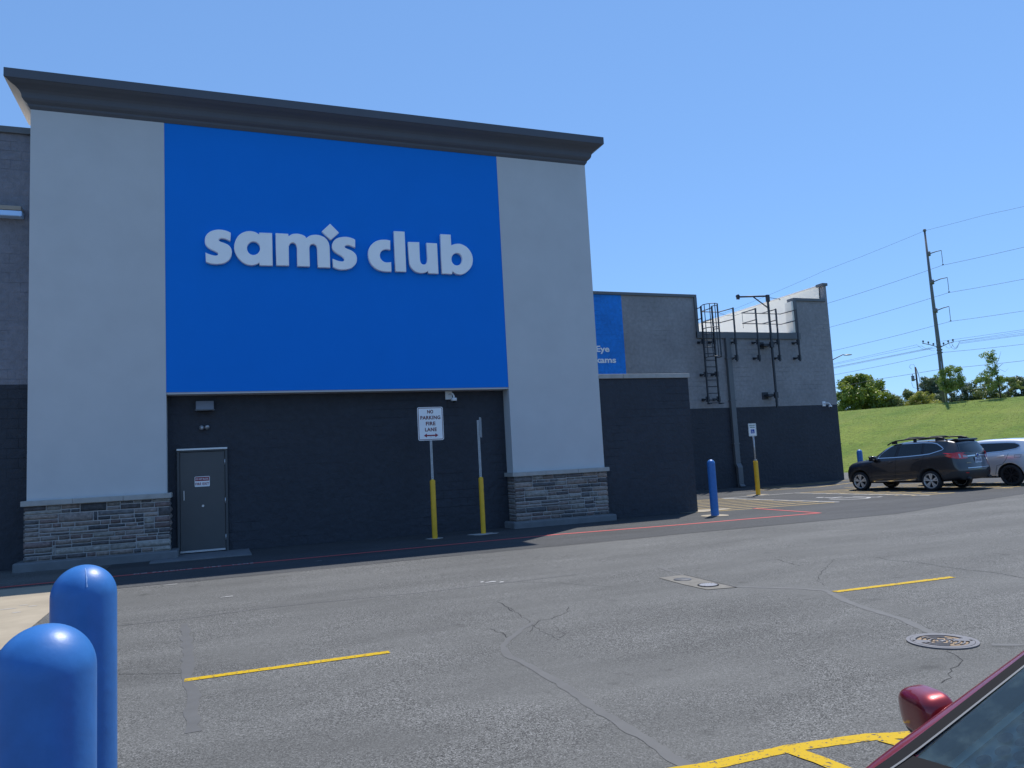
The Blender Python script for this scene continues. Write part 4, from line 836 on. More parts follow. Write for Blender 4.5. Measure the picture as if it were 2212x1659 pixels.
text('lettering', 'RESERVED', 0.235, 0.05, facing(-0.03, -0.04, 2.615), M['signgreen'], pn, bold=0.012); text('lettering', 'PARKING', 0.20, 0.05, facing(-0.03, -0.04, 2.54), M['signgreen'], pn, bold=0.012)
g = G(); g.box(-0.1, 0.045, -0.0415, -0.039, 2.315, 2.465); obj('blue_square', g, M['signblue'], pn)
g = G(); wc = Matrix.Translation((-0.035, -0.0425, 2.385))
def vstrip(P, wd, y=0.0):
    for a, b in zip(P, P[1:]):
        a = Vector(a); b = Vector(b); d_ = (b - a).normalized(); n_ = Vector((-d_.y, d_.x)) * wd / 2
        g.poly([(q.x, y, q.y) for q in (a + n_ - d_ * wd * .2, a - n_ - d_ * wd * .2, b - n_ + d_ * wd * .2, b + n_ + d_ * wd * .2)])
        y -= 0.0002
vstrip([(-0.012, 0.045), (-0.01, 0.0), (0.022, 0.0), (0.035, -0.035), (0.045, -0.035)], 0.011)
vstrip([(-0.005 + 0.03 * math.cos(R(a)), -0.017 + 0.03 * math.sin(R(a))) for a in range(120, 345, 20)], 0.009, -0.003)
g.poly([(-0.013 + 0.009 * math.cos(k * PI / 5), 0, 0.058 + 0.009 * math.sin(k * PI / 5)) for k in range(10)]); place(g.bm, wc); obj('wheelchair_symbol', g, M['signwhite'], pn)

# ------------------------------------------------------------------ bollards
def bollard(x, y, h, lab, r=0.107):
    t = thing('bollard', lab, 'bollard', (x, y, 0), group='blue dome topped bollards')
    prof = [(r * 1.0, 0.0), (r, h - r * 1.02)] + [(r * math.cos(R(a)), h - r * 1.02 + r * 1.02 * math.sin(R(a))) for a in range(6, 90, 6)] + [(0, h)]
    g = G(); g.lathe([(r, z) for z in (0, 0.3, 0.6, 0.9)] + prof[1:], n=72); obj('cover', g, M['bollard'], t)
    g = G(); g.cyl((0, 0, 0.0), (0, 0, 0.02), r * 0.97, n=32); obj('core', g, M['black'], t)
    return t
bollard(-0.382, 2.20, 1.372, 'large blue bollard nearest the camera at the bottom left', 0.111)
b2 = bollard(-0.438, 3.22, 1.415, 'scuffed blue bollard standing just behind the nearest one')
g = G(); rz_ = random.Random(5)   # scuffs and a split in the plastic dome
sk = 0
def on_dome(az, el, rr=0.1085): return (rr * math.cos(el) * math.cos(az), rr * math.cos(el) * math.sin(az), 1.415 - 0.109 + rr * 1.02 * math.sin(el))
for i in range(5): e0 = R(66 - i * 9); e1 = R(66 - (i + 1) * 9); a = R(-78); dw = R(1.5); g.poly([on_dome(a, e0), on_dome(a + dw * (1 + i % 2), e0), on_dome(a + dw * (1 + (i + 1) % 2), e1), on_dome(a, e1)])
obj('split_mark', g, mat('scuffed_plastic', (0.22, 0.36, 0.62), 0.7), b2)
bollard(12.47, 17.43, 1.5, 'blue bollard in a concrete footing at the end of the screen wall')
bollard(24.04, 23.70, 1.48, 'far blue bollard showing above the bonnet of the dark SUV')

# ------------------------------------------------------------------ covers in the asphalt
t = thing('manhole_cover', 'large round drain cover with broken concentric slots filled with sand', 'manhole cover', (5.73, 4.955, 0), rz=R(20))
g = G(); g.lathe([(0, 0.006), (0.235, 0.006), (0.235, 0.001)], n=48); obj('sand_bed', g, M['sand'], t)
def arc_ring(g, r0, r1, a0, a1, z0, z1, n=None):
    n = n or max(3, int((a1 - a0) / 6)); V = []
    for i in range(n + 1):
        a = R(a0 + (a1 - a0) * i / n); V.append([g.bm.verts.new((r * math.cos(a), r * math.sin(a), z)) for r, z in ((r0, z0), (r0, z1), (r1, z1), (r1, z0))])
    for p, q in zip(V, V[1:]):
        for k in range(3): g.bm.faces.new((p[k], q[k], q[k + 1], p[k + 1]))
g = G(); arc_ring(g, 0.245, 0.275, 0, 360, 0, 0.012, 72); arc_ring(g, 0.203, 0.241, 0, 360, 0, 0.013, 72); obj('frame_ring', g, M['iron'], t)
g = G(); rgm = random.Random(4)
for r in (0.160, 0.122, 0.084, 0.05):
    a = rgm.uniform(0, 60)
    for k in range(3): ln = rgm.uniform(70, 104); arc_ring(g, r, r + 0.013, a, a + ln, 0.004, 0.0125); a += 120
g.lathe([(0, 0.0125), (0.03, 0.0125), (0.03, 0.004)], n=20)
obj('slot_ribs', g, M['iron'], t)
g = G()
for r in (0.192, 0.149, 0.111, 0.073): a = rgm.uniform(0, 90); arc_ring(g, r, r + 0.0105, a, a + 150, 0.003, 0.0075); arc_ring(g, r, r + 0.0105, a + 185, a + 320, 0.003, 0.0075)
arc_ring(g, 0.241, 0.245, 0, 360, 0.002, 0.0072, 72)
for a in (120, 300): arc_ring(g, 0.212, 0.232, a, a + 12, 0.012, 0.0136)
obj('slots', g, M['pit'], t)
g = G()
for a in (135, 315): g = G(); arc_ring(g, 0.10, 0.205, a - 16, a + 14, 0.004, 0.0131); obj('web_plate', g, M['iron'], t)
t = thing('manhole_cover', 'plain dark round lid in the strip of pale concrete', 'manhole cover', (5.905, 9.10, 0.006))
g = G(); g.lathe([(0, 0.008), (0.115, 0.008), (0.12, 0.004), (0.12, 0)], n=36); obj('lid', g, M['irondark'], t)
g = G(); g.box(-0.03, 0.03, -0.01, 0.01, 0.0085, 0.0105); obj('lift_slot', g, M['iron'], t)
t = thing('drain_grate', 'round drain with bright parallel bars in the strip of pale concrete', 'drain', (5.90, 8.51, 0.006))
g = G(); arc_ring(g, 0.115, 0.135, 0, 360, 0, 0.008, 40); g.lathe([(0, 0.002), (0.115, 0.002)], n=30); obj('frame', g, M['pit'], t)
g = G()
for i in range(-4, 5): x = i * 0.025; h = math.sqrt(max(0, 0.112 ** 2 - x * x)); g.box(x - 0.0075, x + 0.0075, -h, h, 0.002, 0.009)
obj('bars', g, M['grate'], t)

# ------------------------------------------------------------------ cars
def lerp_tab(T, x):
    if x <= T[0][0]: return T[0][1]
    for (a, u), (b, v) in zip(T, T[1:]):
        if x <= b: return u + (v - u) * (x - a) / (b - a)
    return T[-1][1]
def car_body(p):
    """closed lofted shell. local x = rearwards from the front axle, y across, z up"""
    bm = bmesh.new(); L0, L1 = p['x']; st = p['stations']; rings = []
    for X in st:
        zs = lerp_tab(p['sill'], X); zb = lerp_tab(p['belt'], X); zt = lerp_tab(p['top'], X); w_ = lerp_tab(p['w'], X); wr = lerp_tab(p['wr'], X); u = zt - zb; cr = p.get('crown', 0.03)
        pts = [(w_ * 0.93, zs), (w_ * 0.985, zs + 0.07), (w_, zs + (zb - zs) * 0.33), (w_ * 1.005, zs + (zb - zs) * 0.62), (w_ * 0.99, zb - 0.10), (w_ * 0.955, zb - 0.01),
               (w_ * 0.955 + (wr - w_ * 0.955) * 0.35, zb + u * 0.33), (w_ * 0.955 + (wr - w_ * 0.955) * 0.72, zb + u * 0.68), (wr, zb + u * 0.93), (wr * 0.9, zt), (wr * 0.5, zt + cr * 0.7), (0, zt + cr)]
        full = [(y, z) for y, z in pts] + [(-y, z) for y, z in pts[-2::-1]]
        ring = []
        for y, z in full:
            k0 = max(0, 1 - (X - L0) / 0.55); k1 = max(0, 1 - (L1 - X) / 0.75)
            dx = k0 ** 1.3 * lerp_tab(p['nose'], z) + k0 * p['nround'] * (abs(y) / w_) ** 3 - k1 ** 1.2 * lerp_tab(p['tail'], z) - k1 * p['tround'] * (abs(y) / w_) ** 3
            ring.append(bm.verts.new((X + dx, y, z)))
        rings.append(ring)
    n_ = len(rings[0])
    for a, b in zip(rings, rings[1:]):
        for k in range(n_ - 1): bm.faces.new((a[k], a[k + 1], b[k + 1], b[k]))
        bm.faces.new((a[n_ - 1], a[0], b[0], b[n_ - 1]))
    half = 11
    for ring, tabn, rnd, X, sgn in ((rings[0], p['nose'], p['nround'], st[0], 1), (rings[-1], p['tail'], p['tround'], st[-1], -1)):
        w_ = lerp_tab(p['w'], X); prev = None
        rows = []
        for j in range(0, 9):
            l_, r_ = ring[j], ring[n_ - 1 - j]; row = [l_]
            for f in (0.9, 0.5, 0.0, -0.5, -0.9):
                y = l_.co.y * f; z = l_.co.z; row.append(bm.verts.new((X + sgn * (lerp_tab(tabn, z) + rnd * (abs(y) / w_) ** 3), y, z)))
            row.append(r_); rows.append(row)
        rows.append([ring[8], ring[9], ring[10], ring[11], ring[12], ring[13], ring[14]])
        rows[-1][0] = ring[8]; rows[-1][-1] = ring[n_ - 1 - 8]
        for a, b in zip(rows, rows[1:]):
            for k in range(6):
                vs = []
                for v in (a[k], a[k + 1], b[k + 1], b[k]):
                    if v not in vs: vs.append(v)
                if len(vs) > 2: bm.faces.new(vs)
    bmesh.ops.remove_doubles(bm, verts=bm.verts, dist=0.0004)
    bmesh.ops.recalc_face_normals(bm, faces=bm.faces)
    return bm
def eval_mesh(bm, cutters):
    me = bpy.data.meshes.new('tmp'); bm.to_mesh(me); bm.free(); ob = bpy.data.objects.new('tmp', me); COL.objects.link(ob)
    s = ob.modifiers.new('s', 'SUBSURF'); s.levels = 2; s.render_levels = 2; cs = []
    for c in cutters:
        cm = bpy.data.meshes.new('c'); bmesh.ops.recalc_face_normals(c.bm, faces=c.bm.faces); c.bm.to_mesh(cm); c.bm.free(); co = bpy.data.objects.new('c', cm); COL.objects.link(co); cs.append(co)
        b = ob.modifiers.new('b', 'BOOLEAN'); b.operation = 'DIFFERENCE'; b.object = co; b.solver = 'EXACT'
    dg = bpy.context.evaluated_depsgraph_get(); dg.update(); out = bpy.data.meshes.new_from_object(ob.evaluated_get(dg))
    for o_ in [ob] + cs: bpy.data.objects.remove(o_)
    return out
def bvh_of(me):
    b = bmesh.new(); b.from_mesh(me); t_ = BVHTree.FromBMesh(b); b.free(); return t_
def patch(bvh, poly, axis, sgn, off, thick=0.0, cuts=4, maxlen=0.09):
    """polygon drawn in a side/top/rear view, laid onto the body surface"""
    bm = bmesh.new()
    tri = tessellate_polygon([[Vector((a, b, 0)) for a, b in poly]]); vs = [bm.verts.new((a, b, 0)) for a, b in poly]
    for t_ in tri:
        try: bm.faces.new([vs[i] for i in t_])
        except ValueError: pass
    for _ in range(cuts):
        es = [e for e in bm.edges if e.calc_length() > maxlen]
        if not es: break
        bmesh.ops.subdivide_edges(bm, edges=es, cuts=1); bmesh.ops.triangulate(bm, faces=[f for f in bm.faces if len(f.verts) > 3])
    bad = []
    for v in bm.verts:
        a, b = v.co.x, v.co.y
        if axis == 'y': o_, d_ = Vector((a, 5 * sgn, b)), Vector((0, -sgn, 0))
        elif axis == 'x': o_, d_ = Vector((9 * sgn, a, b)), Vector((-sgn, 0, 0))
        else: o_, d_ = Vector((a, b, 5)), Vector((0, 0, -1))
        h, nn, _, _ = bvh.ray_cast(o_, d_)
        if h is None: bad.append(v); continue
        if nn.dot(d_) > 0: nn = -nn
        v.co = h + nn * off
    if bad: bmesh.ops.delete(bm, geom=bad, context='VERTS')
    for f in bm.faces: f.smooth = True
    return bm
def ribbon(P, wd, closed=False):
    """outline polygon of a thin band along a 2D path"""
    V = [Vector(p) for p in P]; n_ = len(V); A = []; B = []
    for i, p in enumerate(V):
        a = V[(i - 1) % n_] if (closed or i > 0) else p; b = V[(i + 1) % n_] if (closed or i < n_ - 1) else p
        t_ = (b - a).normalized(); nn = Vector((-t_.y, t_.x)) * wd / 2; A.append(p + nn); B.append(p - nn)
    return [tuple(q) for q in A] + [tuple(q) for q in B[::-1]]
def band_patches(bvh, P, wd, axis, sgn, off, closed=False):
    bm = bmesh.new(); n_ = len(P); rng = range(n_ if closed else n_ - 1)
    D_ = []
    for i in rng:
        a, b = Vector(P[i]), Vector(P[(i + 1) % n_]); k = max(1, int((b - a).length / 0.05))
        D_ += [a.lerp(b, q / k) for q in range(k)]
    if not closed: D_.append(Vector(P[-1]))
    m_ = len(D_); prev = None; first = None
    for i, p in enumerate(D_ + ([D_[0]] if closed else [])):
        a = D_[(i - 1) % m_] if (closed or i > 0) else p; b = D_[(i + 1) % m_] if (closed or i < m_ - 1) else p
        t_ = (b - a).normalized(); nn = Vector((-t_.y, t_.x)) * wd / 2; pr = []
        for q in (p + nn, p - nn):
            if axis == 'y': o_, d_ = Vector((q.x, 5 * sgn, q.y)), Vector((0, -sgn, 0))
            elif axis == 'x': o_, d_ = Vector((9 * sgn, q.x, q.y)), Vector((-sgn, 0, 0))
            else: o_, d_ = Vector((q.x, q.y, 5)), Vector((0, 0, -1))
            h, n2, _, _ = bvh.ray_cast(o_, d_)
            if h is None: pr = None; break
            if n2.dot(d_) > 0: n2 = -n2
            pr.append(bm.verts.new(h + n2 * off))
        if prev and pr: bm.faces.new((prev[0], pr[0], pr[1], prev[1])).smooth = True
        prev = pr
    return bm
def wheel(parent, x, y, r, sgn, rimm, spokes=5, wd=0.23, rr=0.72):
    """sgn: which side the rim faces"""
    W_ = thing('wheel', None, None, (x, y, r)); W_.parent = parent
    g = G(); hw = wd / 2; R0 = r * rr
    g.lathe([(R0, -hw * .85), (R0 + 0.02, -hw), (r * 0.93, -hw), (r * 0.985, -hw * 0.75), (r, -hw * 0.4), (r, hw * 0.4), (r * 0.985, hw * 0.75), (r * 0.93, hw), (R0 + 0.02, hw), (R0, hw * .85)], n=48, axis='Y')
    obj('tyre', g, M['tyre'], W_)
    g = G(); yo = sgn * hw * 0.80
    g.lathe([(R0 + .005, -hw * .86), (R0 + 0.003, hw * 0.9), (R0 - 0.014, hw * 0.9), (R0 - 0.022, hw * 0.6), (R0 - 0.03, -hw * 0.85)], n=48, axis='Y')
    for k in range(spokes):
        for off in (-0.14, 0.14):
            a = 2 * PI * k / spokes + off + 0.3
            i0, i1 = 0.028, R0 - 0.012; wa, wb = 0.013, 0.027
            c0, s0 = math.cos(a - off * 0.45), math.sin(a - off * 0.45); c1, s1 = math.cos(a + off * .3), math.sin(a + off * .3)
            p0 = Vector((i0 * c0, 0, i0 * s0)); p1 = Vector((i1 * c1, 0, i1 * s1)); d_ = (p1 - p0).normalized(); nn = Vector((-d_.z, 0, d_.x))
            q = [p0 + nn * wa, p0 - nn * wa, p1 - nn * wb, p1 + nn * wb]
            va = [g.bm.verts.new((v.x, yo + sgn * (0.0 if i < 2 else 0.012), v.z)) for i, v in enumerate(q)]; vb = [g.bm.verts.new((v.x, yo - sgn * 0.03, v.z)) for v in q]
            g.bm.faces.new(va)
            for i in range(4): g.bm.faces.new((va[i], vb[i], vb[(i + 1) % 4], va[(i + 1) % 4]))
    g.lathe([(0, hw * 0.84), (0.03, hw * 0.84), (0.04, hw * 0.74), (0.04, hw * .5)] if sgn < 0 else [(0, -hw * 0.84), (0.03, -hw * 0.84), (0.04, -hw * 0.74), (0.04, -hw * .5)], n=20, axis='Y')
    for k in range(5): a = 2 * PI * k / 5 + .6; g.cyl((0.055 * math.cos(a), yo, 0.055 * math.sin(a)), (0.055 * math.cos(a), yo + sgn * .008, 0.055 * math.sin(a)), 0.009, n=8)
    obj('rim', g, rimm, W_)
    g = G(); g.lathe([(0, 0), (R0 * 0.62, 0), (R0 * 0.62, 0.02), (0, .02)], n=30, axis='Y'); obj('brake_disc', g, M['rimdark'], W_)
    g = G(); g.lathe([(0, -sgn * 0.03), (R0 * 0.99, -sgn * 0.03)], n=30, axis='Y'); obj('backing', g, M['pit'], W_)
    return W_
def arch_cut(x, w_, r): 
    gs = []
    for s in (-1, 1): g = G(); g.cyl((x, s * (w_ - 0.36), 0.36), (x, s * (w_ + 0.3), 0.36), r, n=40); gs.append(g)
    return gs
def car(name, label, p, loc, rz, paint, black, wheels, wr_, rimm, extra_cut=[], group=None):
    t = thing(name, label, 'car', loc, rz, group)
    bm = car_body(p); W_ = max(v for _, v in p['w'])
    me = eval_mesh(bm, [c for x in wheels for c in arch_cut(x, W_, wr_ + 0.06)] + extra_cut)
    me.materials.clear()
    for m_ in (paint, black, M['interior']): me.materials.append(m_)
    for f in me.polygons:
        c = f.center; f.use_smooth = True; f.material_index = 0
        if black is not paint and c.z < lerp_tab(p['blackz'], c.x): f.material_index = 1
        for x in wheels:
            if math.hypot(c.x - x, c.z - 0.36) < wr_ + 0.062 and abs(c.y) < W_ - 0.01: f.material_index = 1
            if p.get('archtrim') and math.hypot(c.x - x, c.z - 0.36) < wr_ + 0.115 and abs(c.y) > W_ * 0.9: f.material_index = 1
        if f.normal.z < -0.7 and c.z < 0.5: f.material_index = 1
    o_ = bpy.data.objects.new('body', me); COL.objects.link(o_); o_.parent = t
    for x in wheels:
        for s in (-1, 1): wheel(t, x, s * (W_ - 0.125), wr_, s, rimm, p.get('spokes', 5), p.get('tw', 0.235), p.get('rr', 0.7))
    return t, me, bvh_of(me)
def pobj(name, bm, m_, parent): return obj(name, bm, m_, parent, recalc=False)

# dark SUV
P1 = dict(x=(-0.86, 3.86), stations=[-0.86, -0.72, -0.5, -0.2, 0.1, 0.35, 0.55, 0.8, 1.1, 1.4, 1.8, 2.2, 2.6, 2.95, 3.2, 3.42, 3.65, 3.86],
    sill=[(-0.86, 0.30), (-0.5, 0.24), (0.4, 0.24), (2.4, 0.25), (3.2, 0.30), (3.8, 0.36)],
    belt=[(-0.86, 0.82), (-0.5, 0.93), (0.0, 1.01), (0.5, 1.06), (1.4, 1.10), (2.5, 1.18), (3.2, 1.24), (3.8, 1.22)],
    top=[(-0.86, 0.86), (-0.5, 0.99), (0.0, 1.07), (0.38, 1.12), (0.55, 1.18), (0.8, 1.37), (1.1, 1.56), (1.4, 1.64), (1.8, 1.68), (2.6, 1.69), (3.2, 1.67), (3.6, 1.63), (3.8, 1.60)],
    w=[(-0.86, 0.88), (-0.5, 0.95), (0.2, 0.985), (2.8, 1.0), (3.4, 0.985), (3.86, 0.94)], wr=[(-0.86, 0.76), (0.3, 0.82), (0.6, 0.80), (1.2, 0.725), (2.6, 0.72), (3.4, 0.70), (3.86, 0.67)],
    nose=[(0.3, 0.06), (0.5, 0.0), (0.72, 0.02), (0.9, 0.12), (1.1, 0.2)], tail=[(0.36, 0.10), (0.5, 0.02), (0.68, 0.0), (0.72, 0.07), (1.0, 0.09), (1.25, 0.13), (1.4, 0.22), (1.6, 0.36), (1.75, 0.42)], nround=0.32, tround=0.20,
    blackz=[(-0.9, 0.40), (-0.4, 0.36), (0.4, 0.33), (2.3, 0.33), (3.05, 0.36), (3.15, 0.52), (3.4, 0.64), (3.9, 0.66)], archtrim=True, crown=0.035, spokes=5, rr=0.735)
suv_rz = math.atan2(-0.9868, 0.162)
sc_ = Vector((22.09, 21.887, 0)) + Vector((0.9868, 0.162, 0)) * 0.985
t, me, bv = car('parked_car', 'dark grey SUV with roof rails parked nose to the building', P1, tuple(sc_), suv_rz, M['suvpaint'], M['black'], (0.0, 2.665), 0.335, M['rim'])
S = -1
def side_set(t, bv, glass_poly, pillars, paint, chrome, mats=M['darkglass'], both=(-1, 1)):
    for s in both:
        for nm, pl in glass_poly: pobj(nm, patch(bv, pl, 'y', s, 0.006), mats, t)
WIN = [(0.74, 1.145), (0.86, 1.285), (1.02, 1.42), (1.20, 1.53), (1.36, 1.585), (1.56, 1.615), (2.4, 1.62), (2.72, 1.60), (2.90, 1.56), (3.06, 1.46), (3.15, 1.385), (3.10, 1.345), (2.7, 1.235), (2.45, 1.21), (1.9, 1.175), (1.4, 1.155)]
for s in (-1, 1):
    pobj('side_glass', patch(bv, WIN, 'y', s, 0.005), M['blacktrim'], t)
    for pl in ([(0.80, 1.16), (0.88, 1.27), (1.04, 1.41), (1.22, 1.51), (1.37, 1.565), (1.49, 1.585), (1.40, 1.17)], [(1.52, 1.178), (1.60, 1.60), (2.38, 1.605), (2.40, 1.22), (1.9, 1.19)], [(2.49, 1.23), (2.46, 1.60), (2.7, 1.585), (2.88, 1.545), (3.02, 1.45), (3.08, 1.385), (2.7, 1.255)]):
        pobj('window', patch(bv, pl, 'y', s, 0.010), M['darkglass'], t)
    pobj('chrome_trim', band_patches(bv, WIN, 0.028, 'y', s, 0.012, True), M['chrome'], t)
    for pl in ([(1.47, 1.13), (1.45, 0.8), (1.40, 0.40)], [(2.50, 1.2), (2.44, 0.95), (2.30, 0.72), (2.22, 0.45)], [(0.56, 1.05), (0.50, 0.8), (0.50, 0.45)]):
        pobj('door_seam', band_patches(bv, pl, 0.010, 'y', s, 0.004), M['pit'], t)
    for x, z in ((1.24, 0.99), (2.22, 1.07)):
        h, nn, _, _ = bv.ray_cast(Vector((x, 5 * s, z)), Vector((0, -s, 0)))
        g = G(); g.tube([(x - 0.09, h.y + s * 0.005, z), (x - 0.06, h.y + s * 0.03, z + 0.004), (x + 0.06, h.y + s * 0.03, z + 0.012), (x + 0.1, h.y + s * 0.004, z + 0.015)], 0.014, 8); obj('door_handle', g, M['suvpaint'], t)
    pobj('sill_trim', band_patches(bv, [(0.55, 0.335), (1.3, 0.35), (2.15, 0.385)], 0.028, 'y', s, 0.012), M['chrome'], t)
    # wing mirror
    g = G(); g.box(0.57, 0.70, s * 0.98, s * 1.13, 1.10, 1.20, 0.035, 3); mr_ = obj('wing_mirror', g, M['suvpaint'], t, smooth=True)
    g = G(); g.box(0.60, 0.68, s * 0.84, s * 0.97, 1.09, 1.12, 0.01); obj('mirror_arm', g, M['black'], mr_)
    # roof rail
    y = s * 0.70
    g = G(); P = [(1.05, y * 1.0, 1.60), (1.18, y, 1.67), (1.38, y, 1.735), (1.8, y * .985, 1.765), (2.4, y * .98, 1.785), (2.9, y * .975, 1.78), (3.08, y * .97, 1.74), (3.2, y * .97, 1.66)]; g.tube(P, 0.024, 8)
    for a, b, z0, z1 in ((1.22, 1.42, 1.62, 1.725), (2.02, 2.14, 1.66, 1.77), (2.80, 3.1, 1.66, 1.765)): g.box(a, b, y - s * 0.022 - 0.012, y + 0.012, z0, z1, 0.008)
    obj('roof_rail', g, M['black'], t)
for x in (1.72, 2.52): g = G(); g.tube([(x, -0.68, 1.77), (x, -0.45, 1.815), (x, 0.0, 1.825), (x, 0.45, 1.815), (x, 0.68, 1.77)], 0.02, 8); obj('roof_crossbar', g, M['black'], t)
# rear end
RG = [(-0.62, 1.53), (-0.72, 1.30), (-0.62, 1.235), (0, 1.215), (0.62, 1.235), (0.72, 1.30), (0.62, 1.53), (0, 1.56)]
pobj('rear_window', patch(bv, RG, 'x', 1, 0.008), M['darkglass'], t)
pobj('window_seal', band_patches(bv, RG, 0.016, 'x', 1, 0.010, True), M['trimgrey'], t)
for s in (-1, 1):
    tl = pobj('tail_light', patch(bv, [(s * 0.50, 1.145), (s * 0.52, 1.05), (s * 0.80, 1.035), (s * 0.93, 1.05), (s * 0.935, 1.24), (s * 0.76, 1.26), (s * 0.70, 1.19)], 'x', 1, 0.014), M['lens'], t)
    pobj('side_lens', patch(bv, [(3.22, 1.16), (3.36, 1.09), (3.62, 1.05), (3.66, 1.24), (3.40, 1.235)], 'y', s, 0.014), M['lens'], t)
    pobj('lamp_insert', patch(bv, [(s * 0.50, 1.13), (s * 0.515, 1.075), (s * 0.69, 1.085), (s * 0.69, 1.15)], 'x', 1, 0.019), M['lensclear'], t)
    pobj('lamp_insert', patch(bv, [(s * 0.765, 1.07), (s * 0.83, 1.075), (s * 0.84, 1.20), (s * 0.775, 1.20)], 'x', 1, 0.019), M['lensclear'], t)
    pobj('headlight', patch(bv, [(-0.66, 0.90), (-0.48, 0.95), (-0.36, 0.93), (-0.5, 0.83), (-0.7, 0.80)], 'y', s, 0.008), M['lensclear'], t)
    pobj('reflector', patch(bv, [(s * 0.60, 0.56), (s * 0.72, 0.57), (s * 0.72, 0.595), (s * 0.60, 0.59)], 'x', 1, 0.01), M['lens'], t)
    g = G(); g.cyl((3.62, s * 0.60, 0.40), (3.80, s * 0.60, 0.40), 0.048, n=20); obj('exhaust', g, M['black'], t)
pobj('chrome_bar', band_patches(bv, [(-0.52, 1.115), (0, 1.135), (0.52, 1.115)], 0.035, 'x', 1, 0.012), M['chrome'], t)
pobj('bumper_strip', band_patches(bv, [(-0.62, 0.73), (0, 0.735), (0.62, 0.73)], 0.02, 'x', 1, 0.012), M['chrome'], t)
g = G(); g.lathe([(0.045, -.006), (0.062, -.006), (0.062, .006), (0.045, .006)], n=28, axis='X'); place(g.bm, Matrix.Translation((3.76, 0, 1.135)) @ Matrix.Diagonal((1, 1.35, 0.9, 1))); obj('badge', g, M['chrome'], t)
g = G(); g.lathe([(0, 0), (0.046, 0)], n=24, axis='X'); place(g.bm, Matrix.Translation((3.757, 0, 1.135)) @ Matrix.Diagonal((1, 1.35, 0.9, 1))); obj('badge', g, M['signblue'], t)
h, nn, _, _ = bv.ray_cast(Vector((9, 0, 0.98)), Vector((-1, 0, 0)))
pm = Matrix.Translation((h.x + 0.014, 0.0, 0.975)) @ Matrix.Rotation(R(90), 4, 'Z') @ Matrix.Rotation(R(90), 4, 'X')
pn = obj('number_plate', place(plate_bm(rrect(0.39, 0.185, 0.012), 0.006), pm), M['plate'], t)
b_ = text_bm('DFN 850', 0.33, 0.085, 0.001, 0.012); obj('lettering', place(b_, pm @ Matrix.Translation((0, -0.008, 0.005))), M['platetext'], pn); b_ = text_bm('MISSOURI', 0.17, 0.026, 0.001, 0.0); obj('lettering', place(b_, pm @ Matrix.Translation((0, 0.07, 0.005))), M['platetext'], pn)
bm = text_bm('SUBARU', 0.22, 0.026, 0.001, 0.01); h, nn, _, _ = bv.ray_cast(Vector((9, -0.52, 0.92)), Vector((-1, 0, 0))); obj('lettering', place(bm, Matrix.Translation((h.x + 0.02, -0.52, 0.90)) @ Matrix.Rotation(R(80), 4, 'Z') @ Matrix.Rotation(R(90), 4, 'X')), M['chrome'], t)
g = G(); g.prism([(3.10, 1.665), (3.40, 1.70), (3.52, 1.69), (3.53, 1.655), (3.36, 1.60), (3.2, 1.60)], 'XZ', -0.60, 0.60); bmesh.ops.bevel(g.bm, geom=g.bm.edges[:], offset=0.018, segments=2, affect='EDGES'); obj('spoiler', g, M['blacktrim'], t)
g = G(); g.tube([(3.66, 0.02, 1.25), (3.69, -0.1, 1.262), (3.69, -0.34, 1.262)], 0.013, 6); obj('rear_wiper', g, M['black'], t)
pobj('windscreen', patch(bv, [(0.62, -0.66), (1.10, -0.60), (1.10, 0.60), (0.62, 0.66), (0.55, 0)], 'z', 1, 0.006), M['darkglass'], t)
pobj('grille', patch(bv, [(-0.45, 0.55), (0.45, 0.55), (0.5, 0.82), (-0.5, 0.82)], 'x', -1, 0.006), M['black'], t)

# silver SUV
P2_ = dict(x=(-0.9, 3.95), stations=[-0.9, -0.75, -0.5, -0.2, 0.1, 0.35, 0.6, 0.85, 1.15, 1.5, 1.9, 2.3, 2.7, 3.05, 3.35, 3.6, 3.8, 3.95],
    sill=[(-0.9, 0.30), (0.4, 0.24), (2.4, 0.25), (3.95, 0.36)], belt=[(-0.9, 0.80), (-0.5, 0.90), (0.0, 0.97), (0.5, 1.02), (1.5, 1.05), (2.9, 1.13), (3.95, 1.14)],
    top=[(-0.9, 0.84), (-0.5, 0.95), (0.0, 1.03), (0.4, 1.09), (0.6, 1.15), (0.9, 1.33), (1.2, 1.49), (1.5, 1.56), (1.9, 1.595), (2.6, 1.60), (3.4, 1.56), (3.7, 1.52), (3.95, 1.47)],
    w=[(-0.9, 0.86), (-0.5, 0.93), (0.2, 0.95), (3.0, 0.965), (3.5, 0.95), (3.95, 0.90)], wr=[(-0.9, 0.74), (0.3, 0.80), (0.7, 0.76), (1.3, 0.70), (2.8, 0.69), (3.6, 0.66), (3.95, 0.62)],
    nose=P1['nose'], tail=[(0.36, 0.10), (0.6, 0.0), (0.9, 0.08), (1.1, 0.14), (1.3, 0.28), (1.6, 0.5)], nround=0.32, tround=0.22, blackz=[(-0.9, 0.36), (0.4, 0.30), (2.4, 0.30), (3.95, 0.42)], crown=0.03, spokes=6, rr=0.74)
d_ = Vector((0.162, -0.9868, 0)); n_ = Vector((0.9868, 0.162, 0)); s2 = Vector((25.45, 18.6, 0)) + n_ * 0.955 - d_ * 2.80
t, me, bv = car('parked_car', 'pale silver SUV with black wheels at the right edge behind the dark SUV', P2_, tuple(s2), suv_rz, M['silver'], M['black'], (0.0, 2.83), 0.36, M['rimdark'])
WS = [(0.86, 1.12), (1.0, 1.24), (1.25, 1.38), (1.5, 1.455), (1.9, 1.485), (2.7, 1.475), (2.98, 1.455), (3.12, 1.40), (3.17, 1.33), (3.05, 1.25), (2.6, 1.18), (2.0, 1.14), (1.4, 1.115)]
